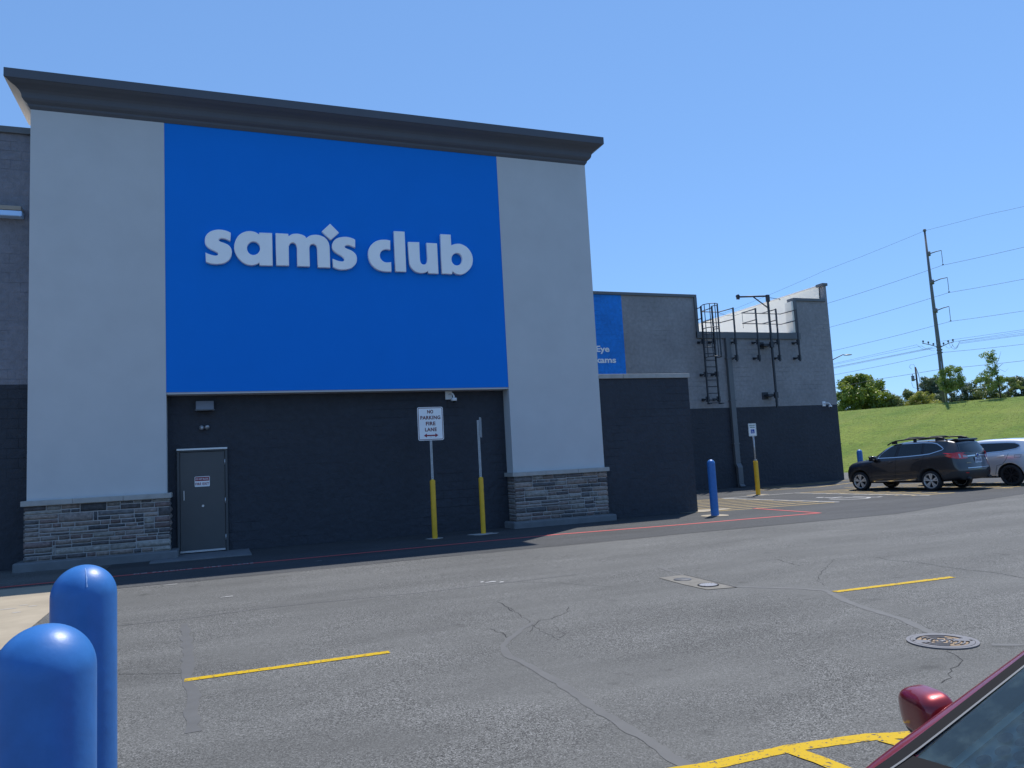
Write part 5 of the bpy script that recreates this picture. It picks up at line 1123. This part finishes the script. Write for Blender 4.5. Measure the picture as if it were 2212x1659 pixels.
for s in (-1, 1):
    pobj('side_glass', patch(bv, WS, 'y', s, 0.008), M['darkglass'], t)
    pobj('window_trim', band_patches(bv, WS, 0.03, 'y', s, 0.010, True), M['chrome'], t)
    for pl in ([(2.82, 1.1), (2.74, 0.9), (2.62, 0.75), (2.42, 0.7), (2.34, 0.4)], [(1.55, 1.1), (1.5, 0.4)]): pobj('door_seam', band_patches(bv, pl, 0.010, 'y', s, 0.004), M['pit'], t)
    for x in (2.58, 1.4):
        h, nn, _, _ = bv.ray_cast(Vector((x, 5 * s, 1.01)), Vector((0, -s, 0))); g = G(); g.tube([(x - 0.12, h.y + s * .005, 1.0), (x - 0.09, h.y + s * 0.03, 1.005), (x + 0.09, h.y + s * 0.03, 1.02), (x + 0.12, h.y + s * .003, 1.025)], 0.016, 8); obj('door_handle', g, M['silver'], t)
    pobj('sill_trim', band_patches(bv, [(0.5, 0.32), (2.35, 0.33)], 0.03, 'y', s, 0.01), M['black'], t)
pobj('fuel_flap', band_patches(bv, [(3.03, 1.06), (3.24, 1.055), (3.20, 0.955), (3.02, 0.96)], 0.008, 'y', -1, 0.004, True), M['pit'], t)
pobj('rear_window', patch(bv, [(-0.58, 1.42), (-0.66, 1.2), (0.66, 1.2), (0.58, 1.42)], 'x', 1, 0.008), M['darkglass'], t)
for s in (-1, 1): pobj('tail_light', patch(bv, [(s * 0.45, 1.08), (s * 0.9, 1.09), (s * 0.9, 0.96), (s * 0.5, 1.0)], 'x', 1, 0.012), M['lens'], t)
pobj('windscreen', patch(bv, [(0.66, -0.64), (1.15, -0.58), (1.15, 0.58), (0.66, 0.64)], 'z', 1, 0.006), M['darkglass'], t)

# red car beside the camera (nose towards -X)
YC = 0.69; XN = 1.40   # windscreen corner stands at x=1.40
def wsx(v): return v
P3_ = dict(x=(-0.66, 3.25), stations=[-0.66, -0.52, -0.3, 0.0, 0.28, 0.42, 0.55, 0.75, 0.98, 1.22, 1.5, 1.9, 2.3, 2.6, 2.85, 3.1, 3.25],
    sill=[(-0.66, 0.24), (0.3, 0.2), (3.25, 0.3)], belt=[(-0.66, 0.68), (-0.3, 0.78), (0.0, 0.84), (0.42, 0.90), (1.2, 0.93), (2.5, 1.0), (3.25, 0.98)],
    top=[(-0.66, 0.71), (-0.3, 0.83), (0.0, 0.90), (0.28, 0.955), (0.42, 1.005), (0.98, 1.266), (1.22, 1.35), (1.5, 1.40), (2.0, 1.42), (2.6, 1.37), (3.1, 1.25), (3.25, 1.15)],
    w=[(-0.66, 0.74), (-0.3, 0.80), (0.3, 0.815), (2.6, 0.82), (3.25, 0.76)], wr=[(-0.66, 0.62), (0.2, 0.70), (0.42, 0.728), (0.98, 0.662), (1.3, 0.62), (2.5, 0.57), (3.25, 0.52)],
    nose=[(0.24, 0.08), (0.45, 0.0), (0.6, 0.04), (0.8, 0.16)], tail=[(0.3, 0.1), (0.5, 0.0), (0.9, 0.06), (1.1, 0.2), (1.35, 0.4)], nround=0.3, tround=0.2, blackz=[(-0.66, 0.26), (3.25, 0.3)], crown=0.03, spokes=5)
cut = G(); cut.prism([(0.44, -0.635), (0.95, -0.575), (1.16, -0.54), (1.16, 0.54), (0.95, 0.575), (0.44, 0.635)], 'XY', 0.84, 2.2)
RO = (XN - 0.42, YC, 0)
t, me, bv = car('red_car', 'dark red car at the bottom right seen across its windscreen', P3_, RO, 0.0, M['redpaint'], M['black'], (0.0, 2.48), 0.30, M['rim'], [cut])
for f in me.polygons:
    c = f.center
    if 0.36 < c.x < 1.17 and abs(c.y) < 0.637 and c.z < lerp_tab(P3_['top'], c.x) - 0.03 and c.z > 0.8 and (abs(f.normal.z) < 0.5 or c.z < 0.86): f.material_index = 2
def zscreen(x): return lerp_tab([(0.38, 0.986), (0.42, 1.005), (0.98, 1.266), (1.22, 1.35)], x)
def wpt(x, y, dz=0.0): return (x, y, zscreen(x) + 0.028 * (1 - (y / 0.68) ** 2) + dz)
g = G(); V = []
for i in range(13):
    x = 0.425 + (1.17 - 0.425) * i / 12; hw = 0.648 + (0.55 - 0.648) * i / 12; V.append([g.bm.verts.new(wpt(x, hw * (j / 6 - 1), -0.002)) for j in range(13)])
for a, b in zip(V, V[1:]):
    for j in range(12): g.bm.faces.new((a[j], a[j + 1], b[j + 1], b[j])).smooth = True
obj('windscreen', g, M['glass'], t)
for s in (-1, 1):
    def side_band(name, o0, o1, m_, dz):
        g = G(); pr = None
        for i in range(13):
            x = 0.40 + (1.19 - 0.40) * i / 12; hw = 0.70 + (0.585 - 0.70) * i / 12; a = g.bm.verts.new(wpt(x, s * (hw - o0), dz)); b = g.bm.verts.new(wpt(x, s * (hw - o1), dz))
            if pr: g.bm.faces.new((pr[0], a, b, pr[1]))
            pr = (a, b)
        bmesh.ops.solidify(g.bm, geom=g.bm.faces[:], thickness=0.004); obj(name, g, m_, t)
    edge = [(0.36, s * 0.672), (0.95, s * 0.600), (1.18, s * 0.568)]
    pobj('screen_seal', band_patches(bv, edge, 0.036, 'z', 1, 0.004), M['rubber'], t); pobj('screen_trim', band_patches(bv, [(q[0], q[1] - s * 0.019) for q in edge], 0.006, 'z', 1, 0.006), M['trimgrey'], t)
    side_band('screen_frit', 0.06, 0.10, M['interior'], -0.004)
    # wing mirror
    g = G(); bmesh.ops.create_uvsphere(g.bm, u_segments=48, v_segments=32, radius=1.0)
    sp_ = lambda v_, e_: (abs(v_) ** e_) * (1 if v_ > 0 else -1)
    for f_ in g.bm.faces: c_ = f_.calc_center_median(); f_.material_index = 1 if (c_.z < -0.42 or c_.x > 0.55) else 0
    for v in g.bm.verts:
        x, y, z = v.co; o_ = y * s; seam = 0.96 if abs(z + 0.42) < 0.06 else 1.0
        v.co = Vector((0.060 * sp_(x, 0.62) * (1 if x < 0 else 0.42) * (1 - 0.22 * o_) * seam, 0.092 * sp_(y, 0.6) * seam, (0.060 * sp_(z, 0.58) * (1 - 0.20 * o_) + 0.010 * (1 - o_ * o_) * (1 if z > 0 else 0)) * seam))
    mt_ = Matrix.Translation((0.742, s * 0.855, 0.995)) @ Matrix.Rotation(s * R(-16), 4, 'Z') @ Matrix.Rotation(R(-6), 4, 'Y'); place(g.bm, mt_)
    wm = obj('wing_mirror', g, [M['redpaint'], M['black']], t, smooth=True)
    g = G(); g.prism([(q[0] * .95, q[1]) for q in rrect(0.15, 0.095, 0.035)], 'YZ', 0.024, 0.030); place(g.bm, mt_); obj('mirror_glass', g, M['chrome'], wm)
    g = G(); g.tube([(0.66, s * 0.80, 0.965), (0.64, s * 0.73, 0.955), (0.62, s * 0.70, 0.95)], 0.022, 8); obj('mirror_arm', g, M['black'], wm)
    pobj('side_glass', patch(bv, [(0.62, 0.965), (1.0, 1.19), (1.3, 1.30), (1.9, 1.345), (2.5, 1.30), (2.75, 1.1), (2.6, 1.05), (1.5, 0.98)], 'y', s, 0.006), M['darkglass'], t)
    pobj('headlight', patch(bv, [(-0.5, 0.62), (-0.2, 0.74), (-0.05, 0.76), (-0.3, 0.6)], 'y', s, 0.006), M['lensclear'], t)
g = G(); g.box(0.40, 0.80, -0.60, 0.60, 0.85, 0.90, 0.02); obj('dashboard', g, M['dash'], t)
pobj('cowl', patch(bv, [(0.30, -0.66), (0.437, -0.668), (0.437, 0.668), (0.30, 0.66)], 'z', 1, 0.004), M['rubber'], t)
g = G()
for y in (-0.33, 0.33): g.box(1.05, 1.16, y - 0.2, y + 0.2, 0.85, 1.2, 0.04)
obj('seat', g, M['interior'], t)
# sunshade leaning behind the glass
g = G(); V = []; off = -0.055
for i in range(12):
    x = 0.44 + 0.63 * i / 11; hw = 0.615 - 0.08 * i / 11; V.append([g.bm.verts.new(wpt(x, hw * (j / 8 - 1), off - 0.012 * math.sin(j * PI / 2) ** 2)) for j in range(17)])
for a, b in zip(V, V[1:]):
    for j in range(16): g.bm.faces.new((a[j], a[j + 1], b[j + 1], b[j])).smooth = True
ss = obj('sunshade', g, M['shade'], t)
g = G(); rgd = random.Random(12)
for q in range(15):
    x = 0.50 + 0.036 * q
    for j in range(-16, 17):
        y = j * 0.038 + (0.019 if q % 2 else 0)
        if abs(y) > 0.575 - (x - .5) * .12: continue
        r_ = 0.0125 + 0.003 * ((j * 7 + q * 3) % 3) / 2; g.poly([wpt(x + r_ * math.cos(k * PI / 8), y + r_ * math.sin(k * PI / 8), off + 0.006) for k in range(16)])
obj('sunshade_dots', g, M['shadedot'], ss)
g = G(); pr = None
for i in range(12):
    x = 0.44 + 0.63 * i / 11; hw = 0.615 - 0.08 * i / 11; a = g.bm.verts.new(wpt(x, hw + 0.004, off + 0.004)); b = g.bm.verts.new(wpt(x, hw - 0.022, off + 0.008))
    if pr: g.bm.faces.new((pr[0], a, b, pr[1]))
    pr = (a, b)
obj('sunshade_edge', g, M['mint'], ss)
g = G(); g.tube([(0.36, 0.62, 0.985), (0.40, 0.3, 1.03), (0.44, -0.25, 1.045)], 0.008, 6); g.tube([(0.34, 0.66, 0.975), (0.365, 0.61, 0.99)], 0.013, 6); obj('wiper', g, M['black'], t)

# ------------------------------------------------------------------ trees
def leaf_mesh(clumps, nl, lr, seed, lo=0.0, hi=1.0):
    rg_ = random.Random(seed); bm = bmesh.new(); lay = bm.loops.layers.float_color.new('tint')
    for (cx, cy, cz, r) in clumps:
        base_t = rg_.uniform(lo, hi)
        for _ in range(int(nl * (r / 0.5) ** 1.6) + 4):
            d = Vector((rg_.gauss(0, 1), rg_.gauss(0, 1), rg_.gauss(0, 1))); d.normalize(); q = r * (rg_.random() ** 0.45)
            p = Vector((cx, cy, cz)) + Vector((d.x * q, d.y * q, d.z * q * 0.8)); s = lr * rg_.uniform(0.6, 1.25)
            nn = (d * 0.6 + Vector((rg_.uniform(-1, 1), rg_.uniform(-1, 1), rg_.uniform(-.2, 1)))).normalized(); u = nn.orthogonal().normalized(); u = Matrix.Rotation(rg_.uniform(0, 6.28), 3, nn) @ u; v = nn.cross(u)
            f = bm.faces.new([bm.verts.new(p + u * s), bm.verts.new(p + v * s * 0.55), bm.verts.new(p - u * s * 0.9), bm.verts.new(p - v * s * 0.55)])
            tv = min(1, max(0, base_t + rg_.uniform(-.25, .25)))
            for lp in f.loops: lp[lay] = (tv, tv, tv, 1)
    return bm
def tree(name, label, x, y, z, h, r, kind, seed, shape='round', trunk=0.12, nl=120, lr=0.11, clump=0.42, cnt=60, low=0.1, lean=(0, 0), stick=False):
    rg_ = random.Random(seed); t = thing(name, label, 'tree' if 'tree' in name else 'shrub', (x, y, z), group='trees and shrubs along the top of the bank')
    cl = []; tries = 0
    while len(cl) < cnt and tries < 9000:
        tries += 1; a = rg_.uniform(0, 2 * PI); u = rg_.random()
        hz = low + (1 - low) * u
        if shape == 'round': pr_ = math.sin(PI * min(0.97, max(0.16, (hz - low) / (1 - low) * 0.80 + 0.14))) ** 0.6
        elif shape == 'cone': pr_ = (1 - (hz - low) / (1 - low) * 0.85) ** 0.8
        elif shape == 'vase': pr_ = 0.45 + 0.55 * math.sin(PI * min(1, (hz - low) / (1 - low)) * 0.85)
        else: pr_ = 0.9
        q = (rg_.random() ** 0.4) * r * pr_ * rg_.uniform(0.78, 1.06)
        cr_ = clump * rg_.uniform(0.6, 1.25)
        cl.append((q * math.cos(a) + lean[0] * hz, q * math.sin(a) + lean[1] * hz, hz * h - cr_ * 0.55, cr_))
    o_ = obj('crown', leaf_mesh(cl, nl, lr, seed + 1), M[kind], t, recalc=False)
    g = G(); top = h * (0.86 if shape != 'round' else 0.7); P = [Vector((lean[0] * u + 0.04 * math.sin(u * 5 + seed), lean[1] * u, top * u)) for u in [i / 6 for i in range(7)]]
    g.tube(P, [trunk * (1 - 0.8 * i / 6) for i in range(7)], 8)
    for k in range(min(14, max(5, cnt // 6))):
        c = cl[(k * 7) % len(cl)]; i = max(1, min(5, int(c[2] / h * 5))); b0 = P[i]; e = Vector(c[:3]); mid = b0.lerp(e, 0.5) + Vector((0, 0, 0.08 * h * rg_.uniform(-.3, 1)))
        g.tube([b0, mid, e], [trunk * 0.4, trunk * 0.25, trunk * 0.1], 6)
    obj('trunk', g, M['bark'], t); return t
rgt = random.Random(2)
tree('maple_tree', 'largest tree, round and dense, rising beside the building corner', 74.8, 72.75, 4.6, 5.7, 3.5, 'leaf_big', 11, 'round', 0.2, nl=85, lr=0.14, clump=0.62, cnt=290, low=0.02)
tree('shrub', 'low grey green shrub touching the right side of the largest round tree', 76.5, 69.3, 4.9, 2.5, 1.25, 'leaf_mid', 12, 'round', 0.06, lr=0.10, clump=0.48, cnt=85, low=0.0)
tree('shrub', 'taller ragged shrub between the low grey green one and the yellowish one', 80.9, 71.0, 4.9, 3.35, 1.25, 'leaf_mid', 13, 'cone', 0.06, lr=0.10, clump=0.42, cnt=70, low=0.0)
tree('shrub', 'wide yellowish flowering shrub below the far utility pole', 77.7, 66.2, 4.9, 2.6, 1.95, 'leaf_yel', 14, 'round', 0.06, lr=0.10, clump=0.42, cnt=100, low=0.0)
tree('evergreen_tree', 'dark blue green tree just left of the tall steel pole', 84.0, 70.3, 4.9, 4.75, 1.65, 'leaf_dark', 15, 'vase', 0.14, lr=0.12, clump=0.5, cnt=110, low=0.02)
tree('young_tree', 'light green young tree standing in front of the tall steel pole', 65.5, 52.7, 5.0, 3.7, 1.3, 'leaf_young', 16, 'vase', 0.055, nl=110, lr=0.09, clump=0.34, cnt=85, low=0.40)
tree('shrub', 'dark rounded shrub right of the tall steel pole', 83.0, 65.4, 4.9, 3.6, 1.9, 'leaf_dark', 17, 'round', 0.08, lr=0.11, clump=0.48, cnt=85, low=0.0)
tree('shrub', 'broad mid green shrub behind the leaning young tree on its left', 84.5, 63.6, 4.9, 3.8, 2.3, 'leaf_mid', 18, 'round', 0.08, lr=0.11, clump=0.42, cnt=80, low=0.0)
tree('shrub', 'mid green shrub directly behind the leaning young tree', 85.2, 61.2, 4.9, 3.5, 2.0, 'leaf_mid', 19, 'round', 0.08, lr=0.11, clump=0.40, cnt=60, low=0.0)
tree('shrub', 'last dark shrub right of the leaning young tree', 87.6, 61.4, 4.9, 3.6, 1.6, 'leaf_dark', 20, 'round', 0.08, lr=0.11, clump=0.5, cnt=110, low=0.0)
tree('shrub', 'small dark shrub low behind the light green young tree', 80.0, 66.5, 4.9, 2.3, 1.2, 'leaf_dark', 21, 'round', 0.08, lr=0.10, clump=0.36, cnt=40, low=0.0)
# leaning young tree: foliage on one side, bare twigs on the other
YT = thing('young_tree', 'leaning young tree with leaves on one side and bare twigs on the other', 'tree', (67.87, 49.6, 5.0), group='trees and shrubs along the top of the bank'); YO = (67.87, 49.6, 5.0)
TR = [(67.87, 49.6, 4.9), (67.80, 49.55, 5.9), (67.66, 49.5, 6.85), (67.5, 49.45, 7.7), (67.42, 49.43, 8.4), (67.2, 49.45, 9.1), (67.0, 49.47, 9.5)]
g = G(); g.tube(TR, [0.075, 0.065, 0.055, 0.045, 0.035, 0.025, 0.012], 8)
for P in ([(67.55, 49.47, 7.4), (67.75, 49.35, 7.9), (68.3, 49.15, 7.6), (68.56, 49.05, 7.9)], [(67.42, 49.43, 8.2), (67.7, 49.25, 8.7), (67.95, 49.09, 9.5)], [(67.6, 49.47, 7.9), (68.0, 49.2, 8.3), (68.15, 49.15, 8.35)], [(67.75, 49.52, 6.3), (67.2, 49.7, 6.9), (66.4, 50.0, 7.2)], [(67.6, 49.5, 7.0), (67.0, 49.7, 7.5), (66.4, 49.9, 7.8)], [(67.82, 49.56, 5.7), (68.4, 49.2, 6.3), (68.9, 49.0, 6.6)]): g.tube(P, [0.025, 0.016, 0.008][:len(P)] + [0.006] * max(0, len(P) - 3), 5)
obj('trunk', g, M['bark'], YT, sub=YO)
rgl = random.Random(31); cl = []
for c, r, n_c in (((66.95, 49.6, 9.2), 0.42, 12), ((67.3, 49.5, 8.75), 0.38, 10), ((67.15, 49.55, 8.1), 0.36, 8), ((67.35, 49.5, 7.6), 0.42, 9), ((66.9, 49.75, 7.3), 0.55, 12), ((66.35, 49.95, 7.3), 0.48, 9), ((65.95, 50.1, 7.05), 0.35, 6), ((67.5, 49.5, 6.9), 0.6, 15), ((67.0, 49.7, 6.5), 0.5, 10), ((67.9, 49.35, 6.9), 0.35, 7)):
    for _ in range(n_c): cl.append((c[0] + rgl.gauss(0, r * .5), c[1] + rgl.gauss(0, r * .5), c[2] + rgl.gauss(0, r * .45), 0.26))
obj('crown', leaf_mesh(cl, 90, 0.075, 32), M['leaf_young'], YT, sub=YO, recalc=False)

# ------------------------------------------------------------------ poles, lamp and wires
PO = (67.549, 55.112, 4.9); PT = thing('transmission_pole', 'tall grey steel power pole with three curved arms on the bank', 'utility pole', PO)
g = G(); g.tube([(67.549, 55.112, 4.9), (67.54, 55.13, 10), (67.50, 55.19, 16), (67.47, 55.235, 22.75)], [0.25, 0.205, 0.15, 0.09], 16); obj('pole', g, M['pole_steel'], PT, sub=PO)
g = G()
for z in (20.37, 17.46, 14.54): g = G(); g.cyl((67.55, 55.10, z - 0.22), (67.55, 55.10, z + 0.22), {20.37: 0.15, 17.46: 0.19, 14.54: 0.215}[z], n=16); obj('collar', g, M['pole_steel'], PT, sub=PO)
for z in (10.9, 10.57, 10.3): g = G(); g.cyl((67.55, 55.11, z - 0.06), (67.55, 55.11, z + 0.06), 0.26, n=16); obj('collar', g, M['pole_steel'], PT, sub=PO)
g = G()
g.cyl((67.47, 55.235, 22.7), (67.47, 55.235, 22.95), 0.13, n=10); g.box(67.35, 67.6, 55.1, 55.36, 22.8, 22.86)
obj('cap', g, M['pole_steel'], PT, sub=PO)
for P in ([(67.55, 55.08, 20.36), (67.875, 54.482, 20.46), (68.075, 54.096, 20.47)], [(67.588, 55.0, 17.46), (67.935, 54.366, 17.64), (68.195, 53.864, 17.65)], [(67.599, 54.97, 14.54), (67.913, 54.409, 14.71), (68.13, 53.989, 14.76)]):
    am = obj('arm', G().tube(P, [0.055, 0.045, 0.035], 8), M['pole_steel'], PT, sub=PO); e = P[-1]
    g = G(); g.cyl(e, (e[0], e[1] - 0.0, e[2] - 1.46), 0.022, n=8)
    for k in range(10): g.lathe([(0.02, 0), (0.038, 0.02), (0.02, 0.04)], (e[0], e[1], e[2] - 0.2 - k * 0.11), n=8)
    g.cyl((e[0], e[1], e[2] - 1.5), (e[0], e[1], e[2] - 1.42), 0.08, n=8); obj('insulator', g, M['wire'], am, sub=PO)
for P in ([(67.5, 55.2, 10.88), (67.157, 55.869, 11.24), (66.87, 56.42, 11.47)], [(67.6, 55.0, 10.85), (67.935, 54.366, 11.12), (68.16, 53.93, 11.2)]): obj('crossarm', G().tube(P, 0.042, 6), M['pole_steel'], PT, sub=PO)
for q in ((66.912, 56.342, 11.45), (67.126, 55.929, 11.28), (67.328, 55.538, 11.06), (67.742, 54.739, 10.98), (67.938, 54.36, 11.14), (68.132, 53.987, 11.2)):
    g = G(); g.cyl(q, (q[0], q[1], q[2] + .2), 0.03, n=6); g.lathe([(0.03, 0.1), (0.1, 0.13), (0.1, 0.18), (0.05, 0.2), (0.09, 0.24), (0.05, 0.29), (0, 0.3)], q, n=10); obj('pin_insulator', g, M['wire'], PT, sub=PO)
g = G()
for a, b, s_ in (((66.644, 56.859, 11.38), (67.0, 56.2, 10.75), .1), ((66.847, 56.466, 11.196), (67.15, 55.9, 10.75), .1), ((67.1, 56.0, 10.95), (67.35, 55.5, 10.6), .15), ((68.05, 54.1, 11.1), (68.3, 53.6, 10.9), .45), ((67.95, 54.3, 11.05), (68.37, 53.5, 11.05), .6), ((67.8, 54.6, 10.9), (68.1, 54.0, 10.95), .3), ((68.4, 53.5, 11.15), (68.15, 53.95, 10.5), .1)):
    g = G(); g.tube([Vector(a).lerp(Vector(b), u / 8) - Vector((0, 0, s_ * 4 * (u / 8) * (1 - u / 8))) for u in range(9)], 0.011, 4); obj('jumper_wire', g, M['wire'], PT, sub=PO)
g = G(); g.tube([(67.3, 54.85, 4.9), (67.36, 54.93, 7.3), (67.40, 54.98, 9.4)], 0.05, 6); obj('conduit', g, M['galv'], PT, sub=PO)
P2O = (89.9, 77.3, 5.0); t = thing('utility_pole', 'smaller wooden pole with a grey transformer far behind the yellowish shrub', 'utility pole', P2O)
obj('pole', G().tube([(89.9, 77.3, 5.0), (89.72, 77.2, 11.75)], [0.14, 0.11], 10), M['wood'], t, sub=P2O)
g = G(); g.cyl((89.4, 77.5, 9.85), (89.4, 77.5, 10.5), 0.2, n=16); g.cyl((89.4, 77.5, 10.5), (89.4, 77.5, 10.57), 0.22, n=16); g.cyl((89.37, 77.5, 10.57), (89.37, 77.5, 10.85), 0.05, n=8); g.box(89.3, 89.8, 77.2, 77.6, 10.0, 10.1); obj('transformer', g, M['lampgrey'], t, sub=P2O)
g = G(); g.tube([(90.15, 76.95, 5.0), (90.05, 76.9, 8.5), (89.95, 77.0, 10.6), (89.8, 77.15, 11.6)], 0.04, 6)
g.tube([(89.7, 77.2, 11.7), (89.6, 77.3, 12.1), (89.3, 77.6, 12.1), (89.2, 77.7, 11.8), (89.35, 77.5, 11.5)], 0.02, 4); g.tube([(89.3, 77.7, 9.7), (89.4, 77.6, 9.0), (89.75, 77.3, 8.8)], 0.02, 4); g.tube([(89.8, 77.2, 9.6), (91.5, 76.0, 8.6), (93.5, 74.6, 8.0)], 0.02, 4)
obj('cables', g, M['wire'], t, sub=P2O)
SPO = (87.65, 62.1, 4.9); t = thing('marker_post', 'short dark post among the last shrubs at the right', 'post', SPO); obj('post', G().tube([(87.65 - 2.0, 62.1 - 4.2, 4.9), (87.6 - 2.0, 62.1 - 4.2, 7.2)], 0.08, 8), M['wood'], t, sub=SPO)
LO2 = (35.95, 37.15, 0); t = thing('street_lamp', 'grey street lamp head on a thin arm showing past the building corner', 'street lamp', LO2)
g = G(); g.tube([(35.90, 37.18, 0), (35.90, 37.18, 6.85)], [0.1, 0.07], 12); obj('pole', g, M['pole_steel'], t, sub=LO2)
g = G(); g.tube([(35.90, 37.18, 6.8), (36.209, 37.013, 7.045), (36.724, 36.784, 7.291), (36.82, 36.74, 7.28)], 0.03, 8); obj('arm', g, M['pole_steel'], t, sub=LO2)
g = G(); bmesh.ops.create_uvsphere(g.bm, u_segments=20, v_segments=10, radius=1)
for v in g.bm.verts: v.co = Vector((v.co.x * 0.27, v.co.y * 0.14, v.co.z * (0.05 if v.co.z > 0 else 0.035)))
place(g.bm, Matrix.Translation((37.03, 36.66, 7.26)) @ Matrix.Rotation(R(-22), 4, 'Z')); obj('lamp_head', g, M['lampgrey'], t, sub=LO2, smooth=True)

def extrap(P, back, fwd):
    """carry a sagging wire on past its two seen ends"""
    P = [Vector(p) for p in P]; d0 = (P[1] - P[0]); d1 = (P[-1] - P[-2])
    a = P[0] - d0.normalized() * back + Vector((0, 0, 0.0012 * back * back)); b = P[-1] + d1.normalized() * fwd + Vector((0, 0, 0.0012 * fwd * fwd)); return [a] + P + [b]
def wire(P, lab, back=45, fwd=45, r=0.016):
    Q = extrap(P, back, fwd); out = []
    for a, b in zip(Q, Q[1:]):
        k = max(2, int((b - a).length / 2)); sg_ = 0.0006 * (b - a).length ** 2
        out += [a.lerp(b, i / k) - Vector((0, 0, sg_ * 4 * (i / k) * (1 - i / k))) for i in range(k)]
    out.append(Q[-1]); tag(obj('power_line', G().tube(out, r, 5), M['wire']), lab, 'power line', 'power lines over the bank')
wire([(62.807, 64.266, 20.789), (67.485, 55.235, 22.80), (69.92, 50.534, 23.059)], 'highest wire, from the very top of the tall steel pole', r=0.012)
wire([(62.851, 64.181, 17.163), (68.044, 54.157, 18.96), (71.226, 48.014, 19.234)], 'wire hung from the top arm of the tall steel pole')
wire([(62.863, 64.158, 14.515), (68.175, 53.904, 16.13), (71.084, 48.287, 16.231)], 'wire hung from the middle arm of the tall steel pole')
wire([(62.876, 64.132, 11.904), (68.113, 54.022, 13.258), (70.944, 48.558, 13.254)], 'wire hung from the lowest arm of the tall steel pole')
wire([(62.834, 64.213, 9.286), (67.467, 55.27, 10.228), (67.675, 54.869, 10.286), (70.798, 48.84, 10.148)], 'single wire fixed just below the crossarms of the tall steel pole')
wire([(64.75, 60.515, 8.319), (67.576, 55.06, 8.658), (70.725, 48.98, 8.608)], 'lowest wire passing the middle of the small tree crowns', r=0.018)
for i, (a, b) in enumerate([((62.879, 64.127, 10.517), (66.644, 56.859, 11.38)), ((62.874, 64.137, 10.398), (66.847, 56.466, 11.196)), ((62.862, 64.16, 10.12), (67.292, 55.608, 10.922)), ((62.859, 64.166, 10.08), (67.25, 55.7, 10.85)), ((62.856, 64.172, 9.981), (67.438, 55.326, 10.832))]):
    Q = [Vector(a) - (Vector(b) - Vector(a)).normalized() * 40, Vector(a), Vector(b)]; tag(obj('power_line', G().tube(Q, 0.012, 5), M['wire']), ['upper wire left of the crossarms', 'second wire down left of the crossarms', 'third wire down left of the crossarms', 'fourth wire down left of the crossarms', 'lowest wire of the bundle left of the crossarms'][i], 'power line', 'power lines over the bank')
for i, (a, b) in enumerate([((67.651, 54.914, 11.406), (70.86, 48.72, 11.509)), ((68.048, 54.148, 11.19), (70.853, 48.733, 11.365)), ((68.34, 53.584, 11.188), (70.845, 48.749, 11.187)), ((68.37, 53.527, 11.044), (70.839, 48.76, 11.069)), ((68.401, 53.466, 10.944), (70.835, 48.768, 10.984))]):
    Q = [Vector(a), Vector(b), Vector(b) + (Vector(b) - Vector(a)).normalized() * 40]; tag(obj('power_line', G().tube(Q, 0.012, 5), M['wire']), ['upper wire right of the crossarms', 'second wire down right of the crossarms', 'third wire down right of the crossarms', 'fourth wire down right of the crossarms', 'lowest wire of the bundle right of the crossarms'][i], 'power line', 'power lines over the bank')
